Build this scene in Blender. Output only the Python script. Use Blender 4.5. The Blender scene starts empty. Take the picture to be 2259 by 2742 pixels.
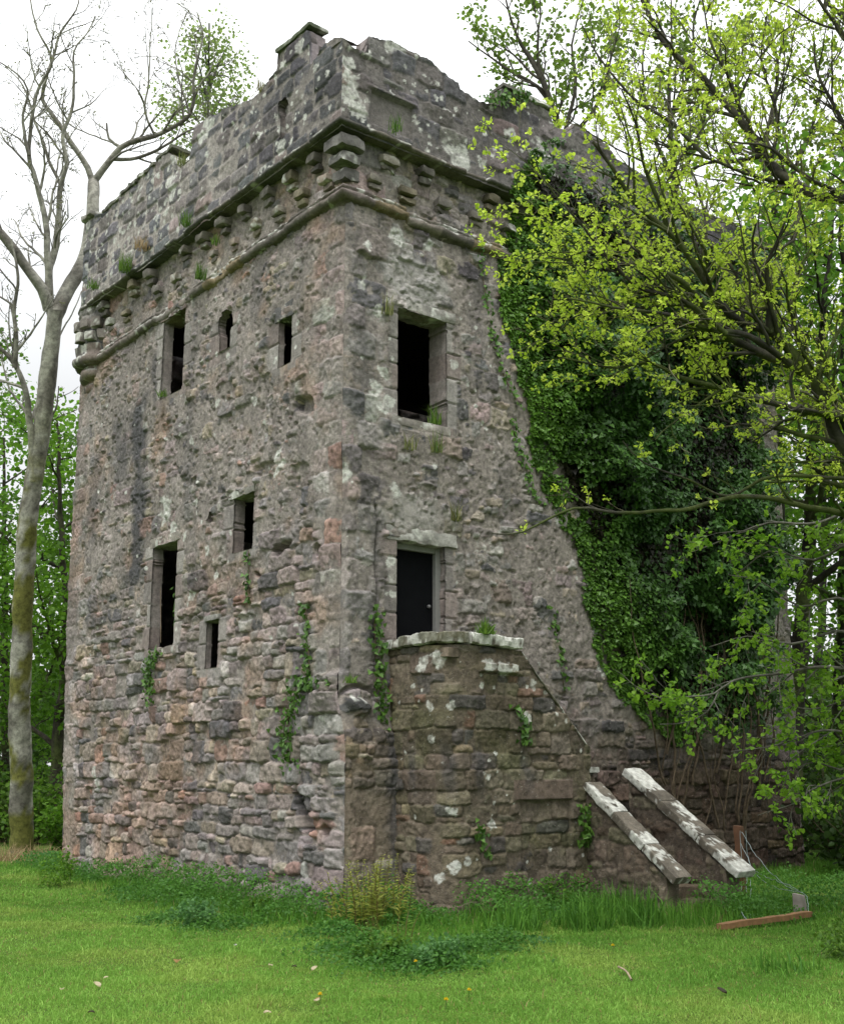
import bpy, math, random
import numpy as np
from mathutils import Vector, Matrix

# ------------------------------------------------------------------ camera, sky, sun
scene = bpy.context.scene
COL = scene.collection
PHOTO_W, PHOTO_H, FPX = 2259.0, 2742.0, 3150.0
PITCH, HEAD, DIST, EYE = math.radians(12.2), math.radians(38.9), 15.2, 1.75
_h = HEAD - math.atan((PHOTO_W / 2 - 898) / (FPX / math.cos(PITCH)))
CAM = np.array([-DIST * math.sin(_h), -DIST * math.cos(_h), EYE])
FWD = np.array([math.sin(HEAD) * math.cos(PITCH), math.cos(HEAD) * math.cos(PITCH), math.sin(PITCH)])
RGT = np.array([math.cos(HEAD), -math.sin(HEAD), 0.0])
UPV = np.cross(RGT, FWD)

cam_d = bpy.data.cameras.new("camera")
cam_d.sensor_fit = 'HORIZONTAL'
cam_d.sensor_width = 36
cam_d.lens = FPX / PHOTO_W * 36
cam_d.clip_start = 0.1
cam_d.clip_end = 1500
cam = bpy.data.objects.new("camera", cam_d)
COL.objects.link(cam)
cam.matrix_world = Matrix(((RGT[0], UPV[0], -FWD[0], CAM[0]), (RGT[1], UPV[1], -FWD[1], CAM[1]),
                           (RGT[2], UPV[2], -FWD[2], CAM[2]), (0, 0, 0, 1)))
scene.camera = cam

SUN_EL, SUN_AZ = math.radians(63), math.radians(-122)      # direction towards the sun, azimuth from +Y clockwise
world = bpy.data.worlds.new("World")
scene.world = world
world.use_nodes = True
wn = world.node_tree
wn.nodes.clear()
w_out = wn.nodes.new("ShaderNodeOutputWorld")
w_add = wn.nodes.new("ShaderNodeAddShader")
w_sky = wn.nodes.new("ShaderNodeTexSky")
w_sky.sky_type = 'NISHITA'
w_sky.sun_disc = False
w_sky.sun_elevation = SUN_EL
w_sky.sun_rotation = SUN_AZ
w_hs = wn.nodes.new("ShaderNodeHueSaturation")
w_hs.inputs['Saturation'].default_value = 0.12
w_b1 = wn.nodes.new("ShaderNodeBackground")
w_b1.inputs['Strength'].default_value = 0.05
w_tc = wn.nodes.new("ShaderNodeTexCoord")
w_sep = wn.nodes.new("ShaderNodeSeparateXYZ")
w_ramp = wn.nodes.new("ShaderNodeMapRange")
w_ramp.inputs['From Min'].default_value = 0.3
w_ramp.inputs['From Max'].default_value = 0.95
w_ramp.inputs['To Min'].default_value = 0.58
w_ramp.inputs['To Max'].default_value = 2.5
w_b2 = wn.nodes.new("ShaderNodeBackground")
w_b2.inputs['Color'].default_value = (0.97, 0.99, 1.0, 1)
L = wn.links.new
L(w_sky.outputs[0], w_hs.inputs['Color']); L(w_hs.outputs[0], w_b1.inputs['Color'])
L(w_tc.outputs['Generated'], w_sep.inputs[0]); L(w_sep.outputs['Z'], w_ramp.inputs['Value'])
L(w_ramp.outputs[0], w_b2.inputs['Strength'])
L(w_b1.outputs[0], w_add.inputs[0]); L(w_b2.outputs[0], w_add.inputs[1]); L(w_add.outputs[0], w_out.inputs['Surface'])

sun_d = bpy.data.lights.new("sun", 'SUN')
sun_d.energy = 1.5
sun_d.angle = math.radians(18)
sun_d.color = (1.0, 0.97, 0.92)
sun = bpy.data.objects.new("sun", sun_d)
COL.objects.link(sun)
_sd = Vector((math.sin(SUN_AZ) * math.cos(SUN_EL), math.cos(SUN_AZ) * math.cos(SUN_EL), math.sin(SUN_EL)))
sun.rotation_euler = _sd.to_track_quat('Z', 'Y').to_euler()

scene.view_settings.view_transform = 'Standard'
scene.view_settings.look = 'None'
scene.view_settings.exposure = 0.25
scene.view_settings.gamma = 1.0
scene.cycles.max_bounces = 6
scene.cycles.transmission_bounces = 4
scene.cycles.use_denoising = True

# ------------------------------------------------------------------ helpers
def px(x, y, d):
    """A point d metres along the view axis that the photograph shows at pixel x, y (used to survey the site)."""
    return CAM + d * (FWD + RGT * (x - PHOTO_W / 2) / FPX - UPV * (y - PHOTO_H / 2) / FPX)

def tag(o, label=None, cat=None, group=None, kind=None):
    if label: o['label'] = label
    if cat: o['category'] = cat
    if group: o['group'] = group
    if kind: o['kind'] = kind
    return o

def empty(name, loc=(0, 0, 0)):
    o = bpy.data.objects.new(name, None)
    COL.objects.link(o)
    o.location = loc
    o.empty_display_size = 0.2
    return o

def mk(name, V, faces, mat=None, parent=None, col=None, smooth=True, loc=None):
    """One mesh object from vertex array V and a list of (n,3)/(n,4) index arrays; col = per-vertex rgb."""
    V = np.asarray(V, np.float32)
    faces = [np.asarray(f, np.int32) for f in faces if len(f)]
    me = bpy.data.meshes.new(name)
    if loc is not None:
        V = V - np.asarray(loc, np.float32)
    me.vertices.add(len(V))
    me.vertices.foreach_set('co', V.ravel())
    nl = sum(f.size for f in faces)
    npol = sum(len(f) for f in faces)
    me.loops.add(nl)
    me.polygons.add(npol)
    me.loops.foreach_set('vertex_index', np.concatenate([f.ravel() for f in faces]))
    tot = np.concatenate([np.full(len(f), f.shape[1], np.int32) for f in faces])
    start = np.concatenate([[0], np.cumsum(tot)[:-1]]).astype(np.int32)
    me.polygons.foreach_set('loop_start', start)
    me.polygons.foreach_set('loop_total', tot)
    me.polygons.foreach_set('use_smooth', np.full(npol, smooth, bool))
    me.update(calc_edges=True)
    if col is not None:
        a = me.color_attributes.new('Col', 'FLOAT_COLOR', 'POINT')
        c = np.ones((len(V), 4), np.float32)
        c[:, :3] = col
        a.data.foreach_set('color', c.ravel())
    if mat: me.materials.append(mat)
    o = bpy.data.objects.new(name, me)
    COL.objects.link(o)
    if parent: o.parent = parent
    if loc is not None: o.location = loc
    return o

# value noise --------------------------------------------------------
_tab = np.random.RandomState(5).rand(512, 512).astype(np.float32)
def vn(u, v, sc, seed=0):
    x = np.asarray(u, np.float64) / sc + seed * 17.31 + 1000; y = np.asarray(v, np.float64) / sc + seed * 7.77 + 1000
    xi = np.floor(x).astype(np.int64); yi = np.floor(y).astype(np.int64)
    fx = x - xi; fy = y - yi
    fx = fx * fx * (3 - 2 * fx); fy = fy * fy * (3 - 2 * fy)
    a = _tab[yi % 512, xi % 512]; b = _tab[yi % 512, (xi + 1) % 512]
    c = _tab[(yi + 1) % 512, xi % 512]; d = _tab[(yi + 1) % 512, (xi + 1) % 512]
    return (a * (1 - fx) + b * fx) * (1 - fy) + (c * (1 - fx) + d * fx) * fy
def fbm(u, v, sc, seed=0, octs=4):
    r = 0; amp = 1; s = 0
    for o in range(octs):
        r = r + amp * vn(u, v, sc / 2 ** o, seed + o * 3.1); s += amp; amp *= 0.55
    return r / s - 0.5
_tab1 = _tab.ravel()
def n3(P, sc, seed=0):
    """3-D value noise, -1..1"""
    Q = np.asarray(P, np.float64) / sc + np.array((seed * 17.31, seed * 7.77, seed * 3.13)) + 500
    I = np.floor(Q).astype(np.int64); F = Q - I; F = F * F * (3 - 2 * F)
    r = 0
    for k in range(8):
        o = np.array([(k >> b) & 1 for b in range(3)])
        J = I + o
        h = (J[:, 0] * 73856093 ^ J[:, 1] * 19349663 ^ J[:, 2] * 83492791) % _tab1.size
        r = r + _tab1[h] * np.prod(np.where(o, F, 1 - F), axis=1)
    return (r * 2 - 1) * 1.1
def sm(a, b, x):
    t = np.clip((x - a) / (b - a), 0, 1)
    return t * t * (3 - 2 * t)

# materials ----------------------------------------------------------
def nodes(name):
    m = bpy.data.materials.new(name)
    m.use_nodes = True
    nt = m.node_tree
    return m, nt, nt.nodes['Principled BSDF']

def mat_stone(name, bump=0.7, fine=55.0, lo=0.5, hi=1.45, speck=0.6):
    m, nt, b = nodes(name)
    N = nt.nodes.new; K = nt.links.new
    at = N('ShaderNodeAttribute'); at.attribute_name = 'Col'
    tc = N('ShaderNodeTexCoord')
    n1 = N('ShaderNodeTexNoise'); n1.inputs['Scale'].default_value = 13; n1.inputs['Detail'].default_value = 9; n1.inputs['Roughness'].default_value = 0.78
    K(tc.outputs['Object'], n1.inputs['Vector'])
    mr = N('ShaderNodeMapRange'); mr.inputs['From Min'].default_value = 0.3; mr.inputs['From Max'].default_value = 0.7
    mr.inputs['To Min'].default_value = lo; mr.inputs['To Max'].default_value = hi
    K(n1.outputs['Fac'], mr.inputs['Value'])
    mx = N('ShaderNodeMix'); mx.data_type = 'RGBA'; mx.blend_type = 'MULTIPLY'; mx.inputs['Factor'].default_value = 1
    K(at.outputs['Color'], mx.inputs[6]); K(mr.outputs[0], mx.inputs[7])
    # tiny pale crustose lichen flecks
    n2 = N('ShaderNodeTexNoise'); n2.inputs['Scale'].default_value = 30; n2.inputs['Detail'].default_value = 5; n2.inputs['Roughness'].default_value = 0.7
    K(tc.outputs['Object'], n2.inputs['Vector'])
    r2 = N('ShaderNodeMapRange'); r2.inputs['From Min'].default_value = 0.62; r2.inputs['From Max'].default_value = 0.69
    r2.inputs['To Max'].default_value = speck
    K(n2.outputs['Fac'], r2.inputs['Value'])
    mx2 = N('ShaderNodeMix'); mx2.data_type = 'RGBA'; mx2.inputs[7].default_value = (0.42, 0.40, 0.35, 1)
    K(r2.outputs[0], mx2.inputs['Factor']); K(mx.outputs[2], mx2.inputs[6])
    K(mx2.outputs[2], b.inputs['Base Color'])
    b.inputs['Roughness'].default_value = 0.92
    b.inputs['Specular IOR Level'].default_value = 0.2
    n4 = N('ShaderNodeTexNoise'); n4.inputs['Scale'].default_value = fine; n4.inputs['Detail'].default_value = 6; n4.inputs['Roughness'].default_value = 0.65
    K(tc.outputs['Object'], n4.inputs['Vector'])
    bp = N('ShaderNodeBump'); bp.inputs['Strength'].default_value = bump; bp.inputs['Distance'].default_value = 0.03
    K(n4.outputs['Fac'], bp.inputs['Height']); K(bp.outputs[0], b.inputs['Normal'])
    return m

def mat_leaf(name, rough=0.5, trans=0.4, spec=0.3):
    m, nt, b = nodes(name)
    N = nt.nodes.new; K = nt.links.new
    at = N('ShaderNodeAttribute'); at.attribute_name = 'Col'
    geo = N('ShaderNodeTexCoord')
    n1 = N('ShaderNodeTexNoise'); n1.inputs['Scale'].default_value = 40; n1.inputs['Detail'].default_value = 2
    K(geo.outputs['Object'], n1.inputs['Vector'])
    mr = N('ShaderNodeMapRange'); mr.inputs['To Min'].default_value = 0.8; mr.inputs['To Max'].default_value = 1.2
    K(n1.outputs['Fac'], mr.inputs['Value'])
    mx = N('ShaderNodeMix'); mx.data_type = 'RGBA'; mx.blend_type = 'MULTIPLY'; mx.inputs['Factor'].default_value = 1
    K(at.outputs['Color'], mx.inputs[6]); K(mr.outputs[0], mx.inputs[7])
    K(mx.outputs[2], b.inputs['Base Color'])
    b.inputs['Roughness'].default_value = rough
    b.inputs['Specular IOR Level'].default_value = spec
    if trans > 0:
        t = N('ShaderNodeBsdfTranslucent'); K(mx.outputs[2], t.inputs['Color'])
        ms = N('ShaderNodeMixShader'); ms.inputs[0].default_value = trans
        K(b.outputs[0], ms.inputs[1]); K(t.outputs[0], ms.inputs[2])
        K(ms.outputs[0], nt.nodes['Material Output'].inputs['Surface'])
    return m

def mat_bark(name, lo=0.6, hi=1.35, scale=9):
    m, nt, b = nodes(name)
    N = nt.nodes.new; K = nt.links.new
    at = N('ShaderNodeAttribute'); at.attribute_name = 'Col'
    tc = N('ShaderNodeTexCoord')
    n1 = N('ShaderNodeTexNoise'); n1.inputs['Scale'].default_value = scale; n1.inputs['Detail'].default_value = 8; n1.inputs['Roughness'].default_value = 0.7
    K(tc.outputs['Object'], n1.inputs['Vector'])
    mr = N('ShaderNodeMapRange'); mr.inputs['From Min'].default_value = 0.3; mr.inputs['From Max'].default_value = 0.7
    mr.inputs['To Min'].default_value = lo; mr.inputs['To Max'].default_value = hi
    K(n1.outputs['Fac'], mr.inputs['Value'])
    mx = N('ShaderNodeMix'); mx.data_type = 'RGBA'; mx.blend_type = 'MULTIPLY'; mx.inputs['Factor'].default_value = 1
    K(at.outputs['Color'], mx.inputs[6]); K(mr.outputs[0], mx.inputs[7]); K(mx.outputs[2], b.inputs['Base Color'])
    b.inputs['Roughness'].default_value = 0.9
    b.inputs['Specular IOR Level'].default_value = 0.2
    bp = N('ShaderNodeBump'); bp.inputs['Strength'].default_value = 0.5; bp.inputs['Distance'].default_value = 0.03
    K(n1.outputs['Fac'], bp.inputs['Height']); K(bp.outputs[0], b.inputs['Normal'])
    return m

def mat_plain(name, col, rough=0.7, metal=0.0, var=0.3, scale=12):
    m, nt, b = nodes(name)
    N = nt.nodes.new; K = nt.links.new
    tc = N('ShaderNodeTexCoord')
    n1 = N('ShaderNodeTexNoise'); n1.inputs['Scale'].default_value = scale; n1.inputs['Detail'].default_value = 6
    K(tc.outputs['Object'], n1.inputs['Vector'])
    mx = N('ShaderNodeMix'); mx.data_type = 'RGBA'
    mx.inputs[6].default_value = tuple(c * (1 - var) for c in col) + (1,)
    mx.inputs[7].default_value = tuple(min(1, c * (1 + var)) for c in col) + (1,)
    K(n1.outputs['Fac'], mx.inputs['Factor']); K(mx.outputs[2], b.inputs['Base Color'])
    b.inputs['Roughness'].default_value = rough
    b.inputs['Metallic'].default_value = metal
    return m

M_STONE = mat_stone('weathered_sandstone')
M_TRIM = mat_stone('carved_stone', bump=0.35, fine=50)
M_IVY = mat_leaf('ivy_leaf', rough=0.45, trans=0.15, spec=0.3)
M_LEAF = mat_leaf('young_leaf', rough=0.55, trans=0.52)
M_GRASS = mat_leaf('grass_blade', rough=0.6, trans=0.35, spec=0.2)
M_BARK = mat_bark('grey_bark', .45, 1.6, 11)
M_DOOR = mat_plain('black_painted_board', (0.004, 0.0045, 0.0055), 0.9, 0, 0.4, 6)
M_DOOR.node_tree.nodes['Principled BSDF'].inputs['Specular IOR Level'].default_value = 0.08
M_FRAME = mat_plain('grey_painted_timber', (0.20, 0.20, 0.19), 0.7, 0, 0.2, 20)
M_STEEL = mat_plain('dull_steel', (0.16, 0.16, 0.16), 0.6, 0.5, 0.2, 20)
M_RUST = mat_plain('rust_brown_wood', (0.10, 0.045, 0.02), 0.85, 0, 0.4, 16)
M_WIRE = mat_plain('galvanised_wire', (0.30, 0.36, 0.36), 0.5, 0.4, 0.2, 30)
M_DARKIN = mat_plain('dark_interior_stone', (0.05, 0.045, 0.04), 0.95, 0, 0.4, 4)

# ------------------------------------------------------------------ masonry
GREY, PINK, TAN, DARK, PALE, RED = (.235, .214, .201), (.272, .226, .209), (.27, .23, .185), (.135, .127, .127), (.335, .312, .29), (.275, .19, .16)
OLIVE, BROWN = (.15, .132, .09), (.14, .112, .085)
MORTAR = np.array((.25, .222, .201))
LICHEN = np.array((.54, .54, .495))

def masonry(ug, vg, seed, course, width, pal, mort, warp=.03, relief=.035, drop=.055, jw=.035, pin=.3, jit=.35, mcol=None, flat=1.0, nz=1.0):
    """Rubble or coursed stonework on a regular (v, u) grid: returns height, colour. mort = mortar level (array or number)."""
    R = np.random.RandomState(seed)
    U, V = np.meshgrid(ug, vg)
    Uw = U + warp * 2 * fbm(U, V, .35, seed) + warp * fbm(U, V, .08, seed + 9)
    Vw = V + warp * 2 * fbm(U, V, .35, seed + 4) + warp * fbm(U, V, .08, seed + 14)
    seeds = []
    v = vg[0] - .3
    while v < vg[-1] + .3:
        h = R.uniform(*course)
        u = ug[0] - R.uniform(.1, .5)
        while u < ug[-1] + .3:
            w = R.uniform(*width)
            if R.rand() < pin:
                k = R.uniform(.3, .7)
                seeds.append((u + w / 2, v + h * k / 2, w / 2, h * k / 2))
                k2 = R.uniform(.35, .65)
                seeds.append((u + w * k2 / 2, v + h * (1 + k) / 2, w * k2 / 2, h * (1 - k) / 2))
                seeds.append((u + w * (1 + k2) / 2, v + h * (1 + k) / 2, w * (1 - k2) / 2, h * (1 - k) / 2))
            else:
                big = 1 + (R.rand() < .12) * .35
                seeds.append((u + w / 2 + R.uniform(-1, 1) * jit * .1, v + h / 2 + R.uniform(-1, 1) * jit * h * .5, w / 2 * big, h / 2 * big))
            u += w
        v += h
    n = len(seeds)
    F1 = np.full(U.shape, 9.); F2 = np.full(U.shape, 9.); ID = np.zeros(U.shape, np.int32)
    du = ug[1] - ug[0]; dv = vg[1] - vg[0]
    SC = np.zeros(n)
    for i, (cu, cv, a, b) in enumerate(seeds):
        ra, rb = a * 1.9 + .12, b * 1.9 + .14
        i0 = max(0, int((cu - ra - ug[0]) / du)); i1 = min(len(ug), int((cu + ra - ug[0]) / du) + 2)
        j0 = max(0, int((cv - rb - vg[0]) / dv)); j1 = min(len(vg), int((cv + rb - vg[0]) / dv) + 2)
        if i1 <= i0 or j1 <= j0: continue
        x = np.abs(Uw[j0:j1, i0:i1] - cu) / a; y = np.abs(Vw[j0:j1, i0:i1] - cv) / b
        d = (x ** 4 + y ** 4) ** .25
        f1 = F1[j0:j1, i0:i1]; f2 = F2[j0:j1, i0:i1]
        c = d < f1
        F2[j0:j1, i0:i1] = np.where(c, f1, np.minimum(f2, d))
        ID[j0:j1, i0:i1] = np.where(c, i, ID[j0:j1, i0:i1])
        F1[j0:j1, i0:i1] = np.where(c, d, f1)
        SC[i] = min(a, b)
    e = (F2 - F1) * .5 * SC[ID]
    k = np.clip(e / jw, 0, 1); k = k * (2 - k)
    hs = R.uniform(-.5, 1, n) * relief
    tu = R.normal(0, .10, n); tv = R.normal(0, .08, n)
    cu = np.array([s[0] for s in seeds]); cv = np.array([s[1] for s in seeds])
    S = hs[ID] + (k - 1) * drop + flat * (tu[ID] * np.clip(U - cu[ID], -.3, .3) * .5 + tv[ID] * np.clip(V - cv[ID], -.2, .2))
    S = S + nz * (fbm(U, V, .14, seed + 20) * .05 + fbm(U, V, .045, seed + 22, 2) * .03)
    Mh = mort + nz * (fbm(U, V, .4, seed + 30) * .055 + fbm(U, V, .07, seed + 33, 3) * .022)
    w = sm(-.004, .008, S - Mh)
    H = np.maximum(S, Mh)
    wt = np.array([p[0] for p in pal]); wt = wt / wt.sum()
    pc = np.array([p[1] for p in pal])
    cs = pc[R.choice(len(pal), n, p=wt)] * R.uniform(.75, 1.25, (n, 1)) * R.uniform(.96, 1.04, (n, 3))
    stain = 1 + .5 * fbm(U, V, .9, seed + 40)
    C = cs[ID] * (1 + .8 * fbm(U, V, .10, seed + 44) + .55 * fbm(U, V, .035, seed + 45, 2))[..., None]
    mc = MORTAR if mcol is None else np.array(mcol)
    Cm = mc * (1 + .5 * fbm(U, V, .25, seed + 47) + .8 * fbm(U, V, .035, seed + 48, 2))[..., None]
    C = (Cm * (1 - w)[..., None] + C * w[..., None]) * stain[..., None]
    return H, C

def lichen(ug, vg, H, C, spots, seed, col=LICHEN):
    U, V = np.meshgrid(ug, vg)
    du = ug[1] - ug[0]; dv = vg[1] - vg[0]
    for i, (u, v, r) in enumerate(spots):
        i0 = max(0, int((u - 2 * r - ug[0]) / du)); i1 = min(len(ug), int((u + 2 * r - ug[0]) / du) + 2)
        j0 = max(0, int((v - 2 * r - vg[0]) / dv)); j1 = min(len(vg), int((v + 2 * r - vg[0]) / dv) + 2)
        if i1 <= i0 or j1 <= j0: continue
        uu = U[j0:j1, i0:i1]; vv = V[j0:j1, i0:i1]
        d = np.hypot(uu - u, (vv - v)) / r + 1.7 * fbm(uu, vv, max(.05, r * .9), seed + i * 1.7, 4)
        w = sm(.9, .7, d)[..., None] * (.45 + .55 * sm(-.12, .02, fbm(uu, vv, .045, seed + i, 2)))[..., None]
        C[j0:j1, i0:i1] = C[j0:j1, i0:i1] * (1 - w) + col * w
    return C

def stain(ug, vg, C, u, v0, v1, wid, amt, seed, col=(.07, .07, .075)):
    """a vertical run of soot-black algae, with a ragged outline"""
    U, V = np.meshgrid(ug, vg)
    d = np.abs(U - u - .5 * fbm(U * 0, V, .9, seed)) / wid + 1.2 * fbm(U, V, .25, seed + 3)
    w = sm(1, .2, d) * sm(v0, v0 + .5, V) * sm(v1, v1 - .5, V) * amt
    return C * (1 - w)[..., None] + np.array(col) * w[..., None]

def wall(name, pos, nrm, ug, vg, H, C, keep=None, top=None, depth=.5, extra=None, parent=None, mat=None, dep=None):
    """Height-field wall on a path pos(u); cells outside keep or above top(u) are open, and every open edge runs depth inwards."""
    nv, nu = H.shape
    P2 = np.array([pos(u) for u in ug]); N2 = np.array([nrm(u) for u in ug])
    Z = np.repeat(vg[:, None], nu, 1)
    K = np.ones((nv - 1, nu - 1), bool) if keep is None else keep.copy()
    if top is not None:
        tp = np.array([top(u) for u in ug])
        above = Z >= tp[None, :] - 1e-6
        Z = np.minimum(Z, tp[None, :])
        K &= ~(above[:-1, :-1] & above[1:, :-1] & above[:-1, 1:] & above[1:, 1:])
    V = np.zeros((nv, nu, 3))
    V[..., 0] = P2[None, :, 0] + N2[None, :, 0] * H
    V[..., 1] = P2[None, :, 1] + N2[None, :, 1] * H
    V[..., 2] = Z
    if extra is not None: V += extra
    idx = np.arange(nv * nu).reshape(nv, nu)
    q = np.stack([idx[:-1, :-1], idx[:-1, 1:], idx[1:, 1:], idx[1:, :-1]], -1)[K]
    hK = np.zeros((nv, nu - 1), int); hK[:-1] += K; hK[1:] += K
    dirn = np.zeros((nv, nu - 1), bool); dirn[1:] = K           # the cell below is kept
    e1 = np.argwhere(hK[1:-1] == 1); e1[:, 0] += 1
    vK = np.zeros((nv - 1, nu), int); vK[:, :-1] += K; vK[:, 1:] += K
    lf = np.zeros((nv - 1, nu), bool); lf[:, 1:] = K            # the cell to the left is kept
    e2 = np.argwhere(vK[:, 1:-1] == 1); e2[:, 1] += 1
    A = []
    for (j, i) in e1:
        a, b = idx[j, i], idx[j, i + 1]
        A.append((b, a) if dirn[j, i] else (a, b))
    for (j, i) in e2:
        a, b = idx[j, i], idx[j + 1, i]
        A.append((a, b) if lf[j, i] else (b, a))
    VV = V.reshape(-1, 3); CC = C.reshape(-1, 3)
    NN = np.repeat(np.concatenate([N2, np.zeros((nu, 1))], 1)[None], nv, 0).reshape(-1, 3)
    used = np.unique(q)
    if A:
        A = np.array(A)
        bv = np.unique(A)
        mp = -np.ones(nv * nu, int); mp[bv] = np.arange(len(bv))
        base = VV[bv]; rings = [(0.0, bv)]
        allV = [VV]; allC = [CC]; Q = [q]
        prev = bv; off = len(VV)
        nst = max(3, int(depth / .05))
        for k in range(1, nst + 1):
            d = depth * k / nst
            p = base - NN[bv] * d * (1 if dep is None else dep(base)[:, None])
            ns = fbm(bv * 0 + d * 1.0, base[:, 2] + base[:, 0] + base[:, 1], .15, 3) * .03
            p = p + np.stack([ns * NN[bv][:, 1], ns * NN[bv][:, 0], ns], 1)
            cur = np.arange(off, off + len(bv))
            allV.append(p)
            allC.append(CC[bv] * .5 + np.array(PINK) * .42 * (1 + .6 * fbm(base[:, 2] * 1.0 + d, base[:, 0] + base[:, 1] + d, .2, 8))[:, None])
            Q.append(np.stack([prev[mp[A[:, 0]]], prev[mp[A[:, 1]]], cur[mp[A[:, 1]]], cur[mp[A[:, 0]]]], 1))
            prev = cur; off += len(bv)
        VV = np.concatenate(allV); CC = np.concatenate(allC); q = np.concatenate(Q)
    # drop unused vertices
    used = np.unique(q)
    mp = -np.ones(len(VV), np.int64); mp[used] = np.arange(len(used))
    return mk(name, VV[used], [mp[q]], mat or M_STONE, parent, np.clip(CC[used], .01, .9))

def rbox(size, seed=0, res=.04, amp=.012, rnd=.03, col=GREY, lich=0.0):
    """a rough, round-edged stone: vertices centred on the base, quads, colours"""
    sx, sy, sz = size
    n = [max(2, int(s / res) + 1) for s in size]
    Vs, Qs = [], []; off = 0
    ax = [np.linspace(-.5, .5, k) for k in n]
    for d in range(3):
        a, b = [(1, 2), (2, 0), (0, 1)][d]
        for s in (-.5, .5):
            A, B = np.meshgrid(ax[a], ax[b], indexing='ij')
            P = np.zeros(A.shape + (3,)); P[..., d] = s; P[..., a] = A; P[..., b] = B
            idx = np.arange(A.size).reshape(A.shape) + off
            q = np.stack([idx[:-1, :-1], idx[1:, :-1], idx[1:, 1:], idx[:-1, 1:]], -1).reshape(-1, 4)
            if s < 0: q = q[:, ::-1]
            Vs.append(P.reshape(-1, 3)); Qs.append(q); off += A.size
    P = np.concatenate(Vs) * np.array(size)
    half = np.array(size) / 2
    inner = np.maximum(half - rnd, half * .3)
    c = np.clip(P, -inner, inner); dlt = P - c
    ln = np.linalg.norm(dlt, axis=1, keepdims=True); m = np.abs(dlt).max(1, keepdims=True)
    P = c + np.where(ln > 1e-9, dlt / np.maximum(ln, 1e-9) * m, 0)
    sd = seed * 3.7
    nn = np.stack([n3(P + sd, .15, 1), n3(P + sd + 5, .15, 2), n3(P + sd + 9, .15, 3)], 1)
    n2 = np.stack([n3(P + sd, .05, 4), n3(P + sd + 5, .05, 5), n3(P + sd + 9, .05, 6)], 1)
    P = P + nn * amp * 1.6 + n2 * amp * .6
    C = np.array(col) * (1 + .5 * n3(P + sd, .2, 7))[:, None]
    if lich > 0:
        w = sm(.02, .10, n3(P + sd, .30, 11) * .8 + .45 * n3(P + sd, .08, 12) + .35 * n3(P + sd, .03, 13) + (lich - .5) * 1.2)[:, None] * (.62 + .38 * sm(-.3, .3, n3(P + sd, .04, 14)))[:, None]
        C = C * (1 - w) + LICHEN * w
    P[:, 2] += sz / 2
    return P, np.concatenate(Qs), np.clip(C, .01, .9)

def place(PQC, loc, ex, ey=None, ez=(0, 0, 1)):
    P, Q, C = PQC
    ex = np.array(ex, float); ex /= np.linalg.norm(ex)
    ez = np.array(ez, float); ez /= np.linalg.norm(ez)
    ey = np.cross(ez, ex) if ey is None else np.array(ey, float)
    return P[:, :1] * ex + P[:, 1:2] * ey + P[:, 2:] * ez + np.array(loc), Q, C

def join(parts):
    Vs, Qs, Cs = [], [], []; off = 0
    for P, Q, C in parts:
        Vs.append(P); Qs.append(np.asarray(Q) + off); Cs.append(C); off += len(P)
    return np.concatenate(Vs), np.concatenate(Qs), np.concatenate(Cs)

def sweep(path, prof, seed, cols, seg=.6, amp=.012, miss=()):
    """a moulding: prof = (out, z) points swept along path = list of (x, y, nx, ny, s, dz)"""
    path = np.array(path); prof = np.array(prof)
    n, k = len(path), len(prof)
    R = np.random.RandomState(seed)
    s = path[:, 4]
    blk = np.floor((s + 20) / seg).astype(int)
    jit = R.uniform(-1, 1, blk.max() + 2)
    bc = np.array(cols)[R.randint(0, len(cols), blk.max() + 2)] * R.uniform(.8, 1.2, (blk.max() + 2, 1))
    edge = np.minimum((s + 20) % seg, seg - (s + 20) % seg)
    scale = 1 + jit[blk] * .07 - .14 * sm(.025, 0, edge)
    for (a, b, f) in miss:
        scale = scale * np.where((s > a) & (s < b), f, 1)
    V = np.zeros((n, k, 3))
    out = prof[None, :, 0] * scale[:, None]
    U2, K2 = np.meshgrid(s, np.arange(k) * .06, indexing='ij')
    nz = fbm(U2, K2, .15, seed) * amp * 3 + fbm(U2, K2, .05, seed + 3) * amp * 2
    out = out + nz * (prof[None, :, 0] > 0.02)
    V[..., 0] = path[:, None, 0] + path[:, None, 2] * out
    V[..., 1] = path[:, None, 1] + path[:, None, 3] * out
    V[..., 2] = prof[None, :, 1] + path[:, None, 5] + (jit[blk] * .008)[:, None] + nz
    C = bc[blk][:, None, :] * (1 + .7 * fbm(U2, K2, .12, seed + 7))[..., None]
    w = sm(.12, .2, fbm(U2, K2, .16, seed + 11) + .16 * (prof[None, :, 1] > prof[:, 1].mean()) - .09)[..., None] * .8
    C = C * (1 - w) + LICHEN * w
    idx = np.arange(n * k).reshape(n, k)
    q = np.stack([idx[:-1, :-1], idx[1:, :-1], idx[1:, 1:], idx[:-1, 1:]], -1).reshape(-1, 4)
    return V.reshape(-1, 3), q, np.clip(C.reshape(-1, 3), .01, .9)

# ------------------------------------------------------------------ the tower
TW, TL, ZC = 10.0, 8.95, 10.45           # right face along +X, left face along +Y, cornice height
tower = tag(empty('tower_house'), 'roofless square tower house of grey and pink rubble stone with corbelled parapet', 'tower')

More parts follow.
